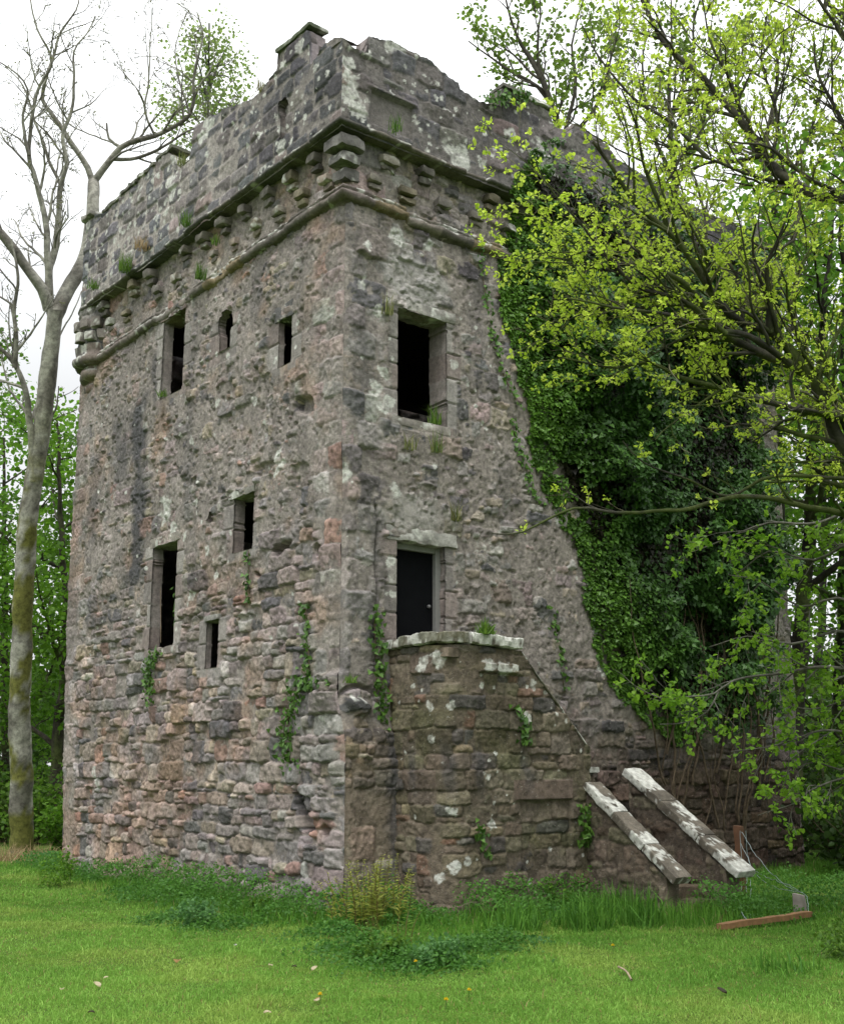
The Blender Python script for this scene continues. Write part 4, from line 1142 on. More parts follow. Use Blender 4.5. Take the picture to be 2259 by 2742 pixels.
birch = Tree(504, (.2, .19, .17), (.1, .1, .09))
bb = px(560, 2250, 40.0); bb[2] = 0
P, R_ = birch.limb([bb, px(565, 1400, 40), px(560, 700, 40), px(555, 400, 40), px(560, 150, 40), px(560, 60, 40)], .2, .03, 8, .4)
for (a, b_) in (((560, 380), (470, 260)), ((560, 330), (640, 200)), ((558, 280), (500, 90)), ((558, 250), (620, 110)), ((560, 200), (530, 70)), ((560, 420), (650, 330)), ((560, 460), (480, 330)), ((560, 430), (640, 260)), ((558, 350), (520, 170))):
    P, R_ = birch.limb(pxs([a, ((a[0] + b_[0]) / 2, (a[1] + b_[1]) / 2 - 20), b_], 40, 39 + random.Random(a[1]).random() * 3), .05, .01, 5, .3)
    birch.kids(P, R_, [(3.5, .6, 1.8, 50, .15), (4.0, .3, .8, 50, .2)], (0, 0, -.2), .1)
birch.build('birch_tree', bb, 'pale green birch crown showing above the left parapet', 'tree', None,
            rosette([(.16, .24, .06), (.28, .38, .10)], 10, (.08, .15), T_BROAD, .22, .4), M_LEAF)

# ------------------------------------------------------------------ woods behind: every tree its own trunk and crown
def wood_tree(name, label, seed, base_px, d, top_px, cols, spread, n_limb, group, bark=(.08, .07, .055), dens=1.0, first=.3, lsize=(.09, .17), lean=0, r=.2, bias=(0, 0, .15)):
    t = Tree(seed, bark, tuple(b * .6 for b in bark), (0, 6, (.07, .085, .03)))
    R = t.R
    b = px(base_px[0], base_px[1], d); b[2] = gz(b[0], b[1]) - .1
    tp = px(top_px[0], top_px[1], d)
    h = tp[2] - b[2]
    mid = b + (tp - b) * .5 + np.append(R.normal(0, .3, 2), 0) + np.array(RGT) * lean
    P, R_ = t.limb([b, b + (mid - b) * .5, mid, mid + (tp - mid) * .6, tp], r, .03, 9, .25, .04)
    for i in range(n_limb):
        f = first + (1 - first) * (i + R.rand()) / n_limb
        j = min(len(P) - 1, int(f * (len(P) - 1)))
        a = i * 2.4 + R.rand()
        l = spread * (1.15 - .65 * f) * R.uniform(.7, 1.2)
        dr = np.array((math.cos(a), math.sin(a), R.uniform(.25, .8)))
        Q = [P[j], P[j] + dr * l * .5 + (0, 0, .1), P[j] + dr * l + np.array((0, 0, .3 * l))]
        Pl, Rl = t.limb(Q, min(.35 * r, R_[j] * .6), .012, 6, .25, .06)
        t.kids(Pl, Rl, [(2.3 * dens, .5, 1.6, 55, .2), (3.2 * dens, .25, .9, 55, .25)], bias, .15)
    return t.build(name, b, label, 'tree', group, rosette(cols, 26, lsize, T_BROAD, .32, .25, 1.0, .9), M_LEAF)

GR = 'woodland trees standing beyond the tower'
BRI, MID, DEEP, YEL = [(.065, .165, .014), (.16, .32, .028)], [(.05, .12, .014), (.12, .23, .024)], [(.022, .05, .01), (.05, .10, .015)], [(.14, .22, .02), (.26, .34, .035)]
wood_tree('lime_tree', 'bright green bushy tree filling the gap between the ash trunk and the tower', 511, (140, 2250), 30, (150, 1120), BRI, 3.0, 15, GR, dens=1.1, first=.12)
wood_tree('lime_tree', 'green tree behind the ash trunk at the left picture edge', 512, (20, 2260), 33, (10, 1170), BRI, 3.2, 15, GR, dens=1.0, first=.1)
wood_tree('maple_tree', 'dark stemmed young maple far left behind the ash', 513, (-130, 2240), 36, (-120, 900), MID, 3.4, 12, GR, dens=.9, first=.15)
wood_tree('beech_tree', 'leafy beech with dark leaning trunk beyond the right corner of the tower', 521, (2103, 2240), 24, (2230, 560), BRI, 3.4, 16, GR, (.045, .04, .033), dens=.9, first=.3, lean=.3, r=.26)
wood_tree('beech_tree', 'second dark beech trunk standing right of the leaning one', 522, (2235, 2240), 26, (2250, 480), BRI, 3.2, 14, GR, (.05, .045, .036), dens=.8, first=.32, r=.2)
wood_tree('beech_tree', 'straight thin beech seen between two dark trunks on the right', 523, (2172, 2240), 31, (2190, 620), MID, 2.8, 12, GR, (.05, .045, .04), dens=.7, first=.35, r=.16)
def high_tree(seed, label, stems, d, cols, spec, name='elm_tree', bark=(.10, .09, .075), n=9, ls=(.07, .13), prob=.97):
    t = Tree(seed, bark, tuple(b * .6 for b in bark))
    x0 = stems[0][0][0]
    b = px(x0, 2240, d); b[2] = -.1
    P, R_ = t.limb([b, px(x0 + 5, 1700, d), px(x0, 1100, d), px(*stems[0][0], d)], .24, .12, 9, .4)
    for i, st in enumerate(stems):
        P, R_ = t.limb(pxs(st, d, d + .3 * (i % 3)), .10 if i == 0 else .06, .015, 7, .25, .04)
        t.kids(P, R_, spec, (0, 0, .25), .1)
    t.build(name, b, label, 'tree', GR, rosette(cols, n, ls, T_BROAD, .11, .2, prob), M_LEAF)
SE = [(2.2, .7, 2.2, 42, .14), (2.8, .35, 1.0, 45, .18), (3.2, .15, .4, 50, .2)]
high_tree(531, 'airy elm rising behind the right parapet with sparse new leaves', [[(1500, 420), (1479, 287), (1437, 184), (1391, 115), (1359, 23), (1350, -40)], [(1479, 287), (1437, 235), (1345, 175), (1258, 110)], [(1500, 400), (1540, 250), (1530, 120), (1560, 0)], [(1470, 270), (1440, 150), (1450, 40), (1440, -40)], [(1520, 380), (1600, 280), (1640, 150), (1660, 20)]], 27, [(.11, .19, .03), (.20, .30, .05)], SE)
high_tree(532, 'tall elm behind the tower roof, its upright stems crossed by the oak boughs', [[(1810, 640), (1800, 420), (1790, 240), (1800, 100), (1790, -20)], [(1810, 500), (1880, 350), (1900, 200), (1960, 60)], [(1800, 480), (1740, 330), (1720, 200), (1740, 60)], [(1800, 300), (1850, 180), (1860, 60), (1880, -30)]], 28, [(.11, .19, .03), (.20, .30, .05)], SE)
high_tree(533, 'pale barked elm standing just past the far right corner of the tower', [[(2075, 760), (2070, 560), (2050, 380), (2080, 200), (2060, 40)], [(2070, 560), (2150, 400), (2200, 240), (2259, 120)], [(2060, 480), (1990, 330), (1980, 190), (2010, 40)], [(2080, 640), (2180, 540), (2259, 420)]], 25, [(.12, .20, .025), (.22, .32, .04)], SE)

wood_tree('beech_tree', 'unseen broad beech added beyond the right picture edge to shade the stair end', 551, (3350, 2600), 14, (3300, 400), MID, 4.0, 15, GR, (.05, .045, .036), dens=.6, first=.3, r=.26, lsize=(.12, .2))  # this beech and the next are unseen, added to block sky light
wood_tree('beech_tree', 'unseen tall beech added beyond the right picture edge to darken the tower foot', 552, (2950, 2380), 19, (2930, 400), MID, 3.2, 14, GR, (.05, .045, .036), dens=.6, first=.25, r=.2, lsize=(.12, .2))
wood_tree('beech_tree', 'low leafy beech closing the gap right of the tower corner', 553, (2420, 2260), 25, (2420, 1250), BRI, 2.4, 12, GR, (.05, .045, .036), dens=.8, first=.12, r=.15)
# far wood closing the horizon
def far_wood():
    R = np.random.RandomState(540)
    n = 16000
    a = R.uniform(math.radians(-25), math.radians(105), n)
    r = R.uniform(38, 58, n)
    az = HEAD - math.radians(0) + (a - math.radians(40))
    x = CAM[0] + r * np.sin(az); y = CAM[1] + r * np.cos(az)
    hgt = 3.6 + 3.5 * (fbm(az * 30, az * 0, 2.5, 541) + .3)
    z = R.rand(n) ** .8 * hgt
    pos = np.stack([x, y, z], 1)
    C = np.array((.035, .075, .014)) + R.rand(n, 1) * np.array((.05, .09, .012))
    V, F, C2 = leaves(pos, unit(R.normal(0, 1, (n, 3)) + (0, 0, -.3)), unit(R.normal(0, 1, (n, 3))), R.uniform(.35, .8, n), T_BROAD, C)
    tag(mk('woodland', V, [F], M_LEAF, None, C2), 'dense green undergrowth of the wood far behind the tower', 'woodland', None, 'stuff')
far_wood()

def shrub(name, label, c, rad, n, cols, seed, size=(.07, .14), group='shrubs under the trees', tmpl=T_BROAD, stem=(.09, .07, .045), sr=.016):
    R = np.random.RandomState(seed)
    c = np.array(c, float); c[2] = gz(c[0], c[1])
    root = empty(name, c); tag(root, label, 'shrub', group)
    st = []; pos = []; ax = []
    off = 0; Vs = []; Qs = []
    m = max(10, n // 60)
    for i in range(m):
        d = unit(np.array((R.normal(0, .6), R.normal(0, .6), R.uniform(.5, 1.3))))
        l = R.uniform(.6, 1.05)
        tip = d * np.array(rad) * l
        pts = smooth_path([np.zeros(3) + R.normal(0, .12, 3) * (1, 1, 0), tip * .5 + R.normal(0, .08, 3), tip], .2)
        V, q = tube(pts, np.linspace(sr, sr * .25, len(pts)), 4); Vs.append(V); Qs.append(q + off); off += len(V)
        k = max(4, n // m)
        t = R.uniform(.35, 1.0, k)
        p = pts[np.minimum(len(pts) - 1, (t * len(pts)).astype(int))] + R.normal(0, .13, (k, 3)) * np.array(rad).mean()
        p[:, 2] = np.maximum(p[:, 2], .03)
        pos.append(p); ax.append(np.tile(d, (k, 1)))
    pos = np.concatenate(pos); ax = np.concatenate(ax); k = len(pos)
    C = np.array(cols[0]) + R.rand(k, 1) * (np.array(cols[1]) - np.array(cols[0]))
    V, F, C2 = leaves(pos, unit(ax * .6 + R.normal(0, .7, (k, 3)) + (0, 0, -.15)), unit(R.normal(0, .6, (k, 3)) + (0, 0, 1)), R.uniform(*size, k), tmpl, C * R.uniform(.8, 1.2, (k, 1)))
    Vs = np.concatenate(Vs)
    mk('stem', Vs, [np.concatenate(Qs)], M_BARK, root, np.tile(stem, (len(Vs), 1)))
    mk('foliage', V, [F], M_LEAF, root, C2)
    return root
for i, (x, y, d, rad, n, cols, lab) in enumerate([
    (190, 2200, 25.5, (.9, .9, 1.0), 900, BRI, 'bright leafy shrub against the far left corner of the tower'),
    (110, 2180, 28, (1.6, 1.6, 1.8), 1500, MID, 'dark shrub between the ash trunk and the tower foot'),
    (0, 2190, 28.5, (1.6, 1.6, 2.0), 1500, MID, 'dark shrub at the left picture edge behind the ash'),
    (60, 2100, 33, (2.4, 2.4, 3.2), 1900, DEEP, 'deep green thicket behind the shrubs on the left'),
    (2230, 2250, 22, (1.7, 1.7, 2.3), 2000, DEEP, 'deep green shrub right of the tower at the picture edge'),
    (2330, 2280, 19.5, (1.5, 1.5, 2.0), 1600, DEEP, 'dark shrub leaning in at the right picture edge'),
    (2190, 2150, 26, (2.2, 2.2, 3.4), 2200, DEEP, 'tall dark thicket beyond the right corner of the tower'),
    (2300, 2150, 29, (2.6, 2.6, 4.5), 2200, MID, 'taller green thicket far right behind the dark shrubs')]):
    shrub('shrub', lab, px(x, y, d), rad, n, cols, 560 + i)

# ------------------------------------------------------------------ ivy
def ivy_mass():
    R = np.random.RandomState(601)
    n = 150000
    x = R.uniform(2.6, 9.6, n); z = R.uniform(1.7, 11.9, n)
    zb = np.array([11.9, 11.07, 10.16, 9.53, 8.56, 7.71, 6.67, 5.94, 5.25, 4.52, 3.56, 3.0, 2.4, 1.9]); xb = np.array([3.3, 2.85, 3.05, 2.87, 2.9, 3.24, 3.47, 3.71, 4.26, 4.56, 4.75, 5.1, 5.9, 6.4])
    edge = np.interp(z, zb[::-1], xb[::-1]) + .3 * fbm(z, z * 0, .5, 602) + .25 * fbm(x, z, .3, 604)
    low = 2.2 + .9 * fbm(x, x * 0, .8, 603) + .3 * sm(7.2, 8.8, x)
    rgt = 9.35 + .5 * fbm(z, z * 0, .7, 605) - .5 * sm(4.5, 2.5, z)
    topz = 11.4 - .5 * sm(4.0, 5, x) + .6 * fbm(x, x * 0, .6, 606) - .8 * sm(3.6, 2.8, x)
    thick = sm(0, 1.6, x - edge) * sm(9.5, 8.6, x)
    carpet = (1 - sm(.15, .55, fbm(x, z, .35, 607) + .5 - .0 * x))
    keep = (x > edge) & (z > low) & (x < rgt) & (z < topz)
    # thin carpet near the front edge shows wall between leaves
    keep &= ~((thick < .45) & (fbm(x, z, .45, 608) > .16))
    # dark hollows in the thick part
    cave = fbm(x, z * 1.2, 1.1, 609, 3)
    keep &= ~((thick > .4) & (cave > .03) & (R.rand(n) < .80))
    x, z, thick, cave = x[keep], z[keep], thick[keep], cave[keep]
    d = .05 + thick * (.30 + .85 * sm(-.3, .25, fbm(x, z - .4, .9, 610)) + .40 * fbm(x, z, .35, 611)) 
    d = np.where(cave > .03, d * .25, d)
    d = d * np.where(R.rand(len(x)) < .3, R.rand(len(x)), R.uniform(.85, 1.05, len(x)))
    par = (z > 10.35) * .25
    pos = np.stack([x, -d - par - .02, z], 1)
    k = len(pos)
    ax = unit(R.normal(0, .5, (k, 3)) + np.array((0, -.25, -.8)))
    nr = unit(R.normal(0, .32, (k, 3)) + np.array((-.1, -1, .75)))
    sz = R.uniform(.035, .075, k) * (1 + .35 * thick)
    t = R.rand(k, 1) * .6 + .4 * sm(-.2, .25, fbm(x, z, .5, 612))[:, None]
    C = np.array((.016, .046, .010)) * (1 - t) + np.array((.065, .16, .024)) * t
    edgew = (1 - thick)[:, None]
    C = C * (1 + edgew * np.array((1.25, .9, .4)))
    m = 42000  # near-black inner leaves added so the hollows look deep in shade
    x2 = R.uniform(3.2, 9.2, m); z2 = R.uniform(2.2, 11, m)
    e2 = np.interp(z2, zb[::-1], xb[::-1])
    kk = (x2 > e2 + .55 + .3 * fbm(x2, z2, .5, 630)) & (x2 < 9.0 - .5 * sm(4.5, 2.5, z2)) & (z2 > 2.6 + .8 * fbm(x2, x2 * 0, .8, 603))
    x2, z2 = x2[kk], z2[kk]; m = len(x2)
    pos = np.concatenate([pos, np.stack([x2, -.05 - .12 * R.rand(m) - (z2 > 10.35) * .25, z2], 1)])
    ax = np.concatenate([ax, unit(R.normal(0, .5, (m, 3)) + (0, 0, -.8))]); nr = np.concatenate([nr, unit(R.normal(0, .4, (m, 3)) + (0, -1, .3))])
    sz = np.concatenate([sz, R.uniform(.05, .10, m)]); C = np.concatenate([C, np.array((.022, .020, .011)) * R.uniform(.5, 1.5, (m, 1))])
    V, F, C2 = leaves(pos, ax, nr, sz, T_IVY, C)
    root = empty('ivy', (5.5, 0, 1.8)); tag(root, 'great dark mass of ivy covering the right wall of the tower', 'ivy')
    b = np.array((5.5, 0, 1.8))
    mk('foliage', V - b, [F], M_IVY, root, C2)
    Vs = []; Qs = []; off = 0
    for i in range(36):
        x0 = R.uniform(6.2, 9); z0 = R.uniform(.2, 2.6); x1 = x0 + R.normal(-.1, .5); z1 = z0 + R.uniform(1.0, 4)
        p = smooth_path([(x0, -.06, z0), ((x0 + x1) / 2 + R.normal(0, .2), -.1 - R.rand() * .25, (z0 + z1) / 2), (x1, -.1 - R.rand() * .3, z1)], .15)
        p = p + np.stack([fbm(p[:, 2], p[:, 2] * 0 + i, .4, 620), fbm(p[:, 2], p[:, 2] * 0 + i, .4, 621) * .5, p[:, 2] * 0], 1) * .25
        V, q = tube(p, np.linspace(R.uniform(.01, .03), .005, len(p)), 5); Vs.append(V); Qs.append(q + off); off += len(V)
    Vs = np.concatenate(Vs)
    mk('stem', Vs - b, [np.concatenate(Qs)], M_BARK, root, np.tile((.10, .075, .05), (len(Vs), 1)))
ivy_mass()

def ivy_strand(label, side, pts, wid, n, seed, off=.03, y0=0, bright=1.0, size=(.05, .085)):
    R = np.random.RandomState(seed)
    pts = np.array(pts, float)
    P = smooth_path(np.c_[pts, np.zeros(len(pts))], .03)[:, :2]
    k = R.randint(0, len(P), n)
    u = P[k, 0] + R.normal(0, wid, n); z = P[k, 1] + R.normal(0, wid * .6, n)
    d = off + np.abs(R.normal(0, .03, n))
    if side == 'L': pos = np.stack([-d, u, z], 1); out = np.array((-1, 0, .5))
    else: pos = np.stack([u, y0 - d, z], 1); out = np.array((0, -1, .5))
    ax = unit(R.normal(0, .5, (n, 3)) + np.array((0, 0, -.8)))
    nr = unit(R.normal(0, .35, (n, 3)) + out)
    C = (np.array((.035, .085, .014)) + R.rand(n, 1) * np.array((.06, .11, .015))) * bright
    base = pos[np.argmin(pos[:, 2])].copy()
    V, F, C2 = leaves(pos, ax, nr, R.uniform(*size, n), T_IVY, C)
    root = empty('ivy', base); tag(root, label, 'ivy', 'small ivy plants climbing the bare walls')
    mk('foliage', V - base, [F], M_IVY, root, C2)
    st = np.c_[P, np.zeros(len(P))]
    q3 = np.stack([P[:, 0] * 0 - .02, P[:, 0], P[:, 1]], 1) if side == 'L' else np.stack([P[:, 0], P[:, 0] * 0 + y0 - .02, P[:, 1]], 1)
    V, q = tube(q3, np.full(len(q3), .007), 5)
    mk('stem', V - base, [q], M_BARK, root, np.tile((.16, .12, .08), (len(V), 1)))
ivy_strand('thin ivy strand hanging below the middle window of the left wall', 'L', [(2.28, 4.85), (2.22, 4.1)], .035, 42, 631)
ivy_strand('ivy runner beside the quoin on the left wall, leading down to broken ledge', 'L', [(.72, 3.9), (.70, 3.5), (.62, 3.1), (.66, 2.8), (.35, 2.86), (.15, 2.82)], .055, 150, 632)
ivy_strand('ivy patch spreading below the broken ledge on the left wall', 'L', [(.85, 2.9), (1.05, 2.5), (1.15, 2.1), (1.05, 1.8)], .13, 210, 633)
ivy_strand('small ivy bush hanging from the sill of the low left window', 'L', [(4.95, 3.55), (5.25, 3.45), (5.3, 3.2), (5.25, 2.8)], .11, 170, 634)
ivy_strand('ivy climbing the corner between tower and landing block', 'R', [(.72, 1.85), (.68, 2.3), (.62, 2.7), (.60, 3.2), (.56, 3.8)], .06, 230, 635, .08)
ivy_strand('ivy strand on the front of the landing block', 'R', [(1.95, 2.5), (2.1, 2.35), (2.12, 2.05)], .045, 60, 636, .04, -1.2)
ivy_strand('ivy tuft low on the landing block', 'R', [(1.3, 1.1), (1.34, .8), (1.5, .68)], .04, 40, 637, .04, -1.2)
ivy_strand('ivy clump in the angle beside the stair parapet', 'R', [(3.16, 1.25), (3.2, .9), (3.14, .75)], .06, 90, 638, .06, -1.2)
ivy_strand('ivy wisp on the right wall near the great ivy', 'R', [(3.8, 4.15), (3.95, 3.8), (4.05, 3.3), (4.1, 2.9)], .045, 70, 639)
ivy_strand('ivy creeper reaching up the right wall beside the upper window', 'R', [(3.3, 7.1), (2.95, 7.6), (2.75, 8.1), (2.6, 8.9), (2.5, 9.5)], .05, 120, 640, .04, 0, 1.3)
ivy_strand('ivy creeper at mid height of the right wall', 'R', [(3.7, 5.6), (3.35, 6.2), (3.1, 6.9)], .05, 90, 641, .04, 0, 1.3)
ivy_strand('ivy growing over the right parapet top', 'R', [(2.4, 11.85), (2.8, 12.0), (3.3, 12.3)], .09, 150, 642, .02, -.3, 1.1)
ivy_strand('dark ivy inside the low left window', 'L', [(4.95, 3.7), (5.0, 4.2), (5.05, 4.6)], .05, 80, 643, -.3)

# ------------------------------------------------------------------ grass
def blades(x, y, h, w, cols, seed, lean=.5, z=None, name='grass', seg2=False):
    R = np.random.RandomState(seed)
    n = len(x)
    z = gz(x, y) - .01 if z is None else z
    a = R.uniform(0, 2 * math.pi, n)
    side = np.stack([np.cos(a), np.sin(a), np.zeros(n)], 1) * w[:, None] / 2
    b = R.uniform(0, 2 * math.pi, n); l = np.abs(R.normal(0, lean, n))
    ld = np.stack([np.cos(b), np.sin(b), np.zeros(n)], 1) * (l * h)[:, None]
    p = np.stack([x, y, z], 1)
    up = np.stack([np.zeros(n), np.zeros(n), h], 1)
    mid = p + up * .55 + ld * .3; tip = p + up * (1 - .3 * np.minimum(l, 1.2))[:, None] + ld
    V = np.stack([p - side, p + side, mid + side * .75, mid - side * .75, tip], 1).reshape(-1, 3)
    i = np.arange(n)[:, None] * 5
    Q = i + np.array([[0, 1, 2, 3]]); T = i + np.array([[3, 2, 4]])
    return V, [Q, T], np.repeat(cols, 5, 0)

def ground_pt(x, y):
    d = FWD + RGT * (x - PHOTO_W / 2) / FPX - UPV * (y - PHOTO_H / 2) / FPX
    t = -CAM[2] / d[2]; p = CAM + d * t
    p[2] = float(gz(p[0], p[1])); return p
def inside(x, y):
    return ((x > -.12) & (x < TW) & (y > -.05) & (y < TL)) | ((x > .72) & (x < 3.3) & (y > -1.28) & (y < 0)) | ((x > 3.2) & (x < 4.45) & (y > -2.75) & (y < 0))
def lawn():
    R = np.random.RandomState(701)
    n = 720000
    r = 7.6 + (27 - 7.6) * R.rand(n) ** 1.5
    az = HEAD + np.radians(np.where(R.rand(n) < .86, R.uniform(-22.5, 22.5, n), R.choice([-1, 1], n) * R.uniform(22.5, 42, n)))
    x = CAM[0] + r * np.sin(az); y = CAM[1] + r * np.cos(az)
    k = ~inside(x, y); x, y, r = x[k], y[k], r[k]; n = len(x)
    t = np.clip(.5 + 1.9 * fbm(x, y, 1.3, 702, 5) + R.normal(0, .22, n), 0, 1)[:, None]
    yl = np.maximum(sm(.04, .22, fbm(x, y, 1.1, 703, 4)), .8 * sm(.16, .3, fbm(x, y, .25, 706, 3)))[:, None]
    C = np.array((.105, .25, .03)) * (1 - t) + np.array((.23, .41, .07)) * t
    C = C * (1 - .45 * yl) + np.array((.33, .41, .09)) * .45 * yl
    dry = R.rand(n, 1) < .03
    C = np.where(dry, np.array((.30, .25, .10)), C)
    h = R.uniform(.018, .05, n) * (1 + 1.3 * fbm(x, y, .35, 704, 3)) * (1 + (R.rand(n) < .03) * .9)
    V, F, C2 = blades(x, y, h, R.uniform(.005, .010, n) * (r / 10), C, 705, .7)
    tag(mk('lawn_grass', V, F, M_GRASS, None, C2), 'short mown lawn grass with yellowish patches', 'grass', None, 'stuff')
lawn()
def long_grass():
    """unmown band at the foot of the walls"""
    R = np.random.RandomState(711)
    n = 260000
    x = R.uniform(-4.5, 12, n); y = R.uniform(-5.5, 11, n)
    # distance outside the walls
    dx = np.maximum(np.maximum(0 - x, 0), np.maximum(x - TW, 0)); dy = np.maximum(np.maximum(0 - y, 0), y - TL)
    d1 = np.hypot(dx, dy)
    d2 = np.hypot(np.maximum(np.maximum(.82 - x, x - 3.4), 0), np.maximum(-1.2 - y, 0) + np.maximum(y, 0))
    d3 = np.hypot(np.maximum(np.maximum(3.3 - x, x - 4.4), 0), np.maximum(-2.7 - y, 0) + np.maximum(y, 0))
    d = np.minimum(np.minimum(d1, d2), d3)
    wid = 1.35 + 1.1 * fbm(x, y, 1.2, 712) + .4 * (x > 3) + .4 * sm(4, 0, y)
    k = (d < wid) & ~inside(x, y) & (R.rand(n) < .25 + .75 * sm(1.0, .2, d / np.maximum(wid, .1)))
    x, y, d = x[k], y[k], d[k]; n = len(x)
    h = R.uniform(.10, .30, n) * (1.15 - .75 * sm(.3, 1.7, d)) * (1 - .6 * sm(3.5, 7, y)) * .8 * (1 + .9 * fbm(x, y, .5, 713))
    t = R.rand(n, 1)
    C = np.array((.05, .15, .016)) * (1 - t) + np.array((.15, .33, .04)) * t
    dry = R.rand(n, 1) < .035
    C = np.where(dry, np.array((.30, .25, .12)), C)
    V, F, C2 = blades(x, y, h, R.uniform(.006, .013, n), C, 714, .5)
    tag(mk('long_grass', V, F, M_GRASS, None, C2), 'long uncut grass fringing the foot of the tower and stair', 'grass', None, 'stuff')
long_grass()
def weeds():
    """nettles, goosegrass and cow parsley leaves as ground cover along the walls"""
    R = np.random.RandomState(721)
    n = 260000
    x = R.uniform(-4.2, 6.5, n); y = R.uniform(-4.8, 10, n)
    dL = np.where(y > 0, -x, np.hypot(x, y)); dR = np.where(x > .8, -1.2 - y, np.hypot(np.maximum(0, .0 - x), np.maximum(0, -y)))
    dR = np.where(x > 3.2, -2.9 - y, dR)
    d = np.where((x < 0) & (y > 0), -x, np.where(x > .8, dR, np.hypot(np.minimum(0, x), np.minimum(0, y))))
    wid = .75 + 1.5 * fbm(x, y, .9, 722) + 1.0 * np.exp(-((y - 2.2) / 1.8) ** 2) + .25 * sm(-.2, -1.5, y) + .9 * np.exp(-((x - .1) / 1.3) ** 2) * (y < .3)
    k = (d < wid) & (d > -.02) & ~inside(x, y) & (R.rand(n) < sm(1.05, .45, d / np.maximum(wid, .1)))
    x, y, d, wid = x[k], y[k], d[k], wid[k]; n = len(x)
    top = .06 + .36 * sm(1, .1, d / np.maximum(wid, .2)) * (1 - .55 * sm(4.5, 7.5, y)) * (1 + 1.2 * fbm(x, y, .35, 723))
    z = gz(x, y) + np.maximum(.02, top) * R.rand(n) ** .5
    for (ax_, ay_) in ((900, 2500), (960, 2535), (1030, 2560), (1100, 2575), (1170, 2580), (1250, 2540), (1330, 2520), (480, 2450), (600, 2470)):
        c = ground_pt(ax_, ay_); m = 1300
        gx = c[0] + R.normal(0, .30, m); gy = c[1] + R.normal(0, .22, m)
        gzv = gz(gx, gy) + .015 + .13 * R.rand(m) * np.exp(-((gx - c[0]) ** 2 + (gy - c[1]) ** 2) / .12) * (1 + fbm(gx, gy, .2, 725) * 2)
        x = np.r_[x, gx]; y = np.r_[y, gy]; z = np.r_[z, gzv]
    n = len(x)
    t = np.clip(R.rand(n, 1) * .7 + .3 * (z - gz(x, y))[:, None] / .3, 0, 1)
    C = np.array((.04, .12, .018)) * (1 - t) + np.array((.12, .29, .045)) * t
    bl = sm(.12, .25, fbm(x, y, .7, 724))[:, None]
    C = C * (1 - bl) + C * np.array((.85, .95, 1.3)) * bl
    V, F, C2 = leaves(np.stack([x, y, z], 1), unit(R.normal(0, 1, (n, 3)) + (0, 0, -.1)), unit(R.normal(0, .45, (n, 3)) + (0, 0, 1)), R.uniform(.014, .046, n), T_BROAD, C)
    tag(mk('weeds', V, [F], M_LEAF, None, C2), 'low nettles and leafy weeds along the foot of the walls', 'weeds', None, 'stuff')
weeds()

# grass tufts rooted in the masonry
def tuft(label, loc, n, h, cols, seed, group='grass tufts rooted in the masonry', name='grass_tuft', cat='grass tuft', lean=.45, spread=.05, w=.012):
    R = np.random.RandomState(seed)
    x = loc[0] + np.clip(R.normal(0, spread, n), -1.6 * spread, 1.6 * spread); y = loc[1] + np.clip(R.normal(0, spread, n), -1.6 * spread, 1.6 * spread)
    c = np.array(cols[0]) + R.rand(n, 1) * (np.array(cols[1]) - np.array(cols[0]))
    V, F, C2 = blades(x, y, R.uniform(.25, 1.15, n) * h, R.uniform(.7, 1.3, n) * w, c, seed, lean, np.full(n, loc[2]))
    o = mk(name, V, F, M_GRASS, None, C2, True, loc)
    return tag(o, label, cat, group)
GG = [(.06, .14, .02), (.14, .24, .03)]; DRY = [(.28, .20, .10), (.40, .30, .17)]
tuft('green grass tuft on the left cornice beside the broken slab', (-.34, 4.1, 10.55), 70, .34, GG, 731)
tuft('straw-brown dead grass tuft on the left parapet', (-.36, 5.75, 10.72), 90, .28, DRY, 732, spread=.07)
tuft('bright green grass tuft on the left cornice below the dead brown one', (-.36, 6.36, 10.5), 110, .42, GG, 733, spread=.07)
tuft('small green tuft near the far end of the left cornice', (-.4, 7.7, 10.6), 60, .26, GG, 734)
tuft('green tuft growing on the roll moulding above the tall upper window', (-.22, 3.75, 9.52), 80, .3, GG, 735)
tuft('small dark tuft under the cornice left of the middle corbels', (-.22, 3.3, 9.98), 40, .2, GG, 736)
tuft('pale grass tuft beside the lintel of the large upper window', (.72, -.06, 7.95), 60, .36, [(.14, .18, .05), (.28, .28, .12)], 737)
tuft('green grass tuft on the sill of the large upper window', (1.68, .06, 6.55), 90, .34, GG, 738)
tuft('grass tuft hanging below the sill of the large upper window', (1.62, -.06, 6.1), 60, .36, [(.08, .16, .03), (.22, .24, .08)], 739)
tuft('thin dry grass in the wall under the large upper window', (1.1, -.06, 6.05), 40, .28, [(.12, .17, .04), (.26, .26, .10)], 740)
tuft('grass tuft above the door right of the pale lintel', (1.95, -.06, 5.15), 55, .36, [(.10, .15, .03), (.24, .22, .09)], 741)
tuft('small green tuft on the cornice right of the corner', (.62, -.35, 10.62), 45, .26, GG, 742)
tuft('leafy green tuft growing on the landing coping', (1.42, -1.27, 3.40), 110, .24, GG, 743, lean=.8, spread=.06, w=.016)
tuft('green tuft on the left ledge above the worn corner boss', (.05, -.24, 2.78), 45, .14, GG, 744, lean=.8)
tuft('small grass tuft on the sill of the tall upper window', (-.02, 5.3, 7.93), 40, .18, GG, 745)
tuft('wispy tuft on the left parapet where the merlon ends', (-.2, 4.6, 11.9), 60, .35, [(.10, .14, .03), (.2, .22, .06)], 746)
tuft('tuft of dry stems on the parapet left of the high merlon', (-.2, 2.0, 12.05), 50, .3, [(.2, .16, .08), (.2, .22, .06)], 747)
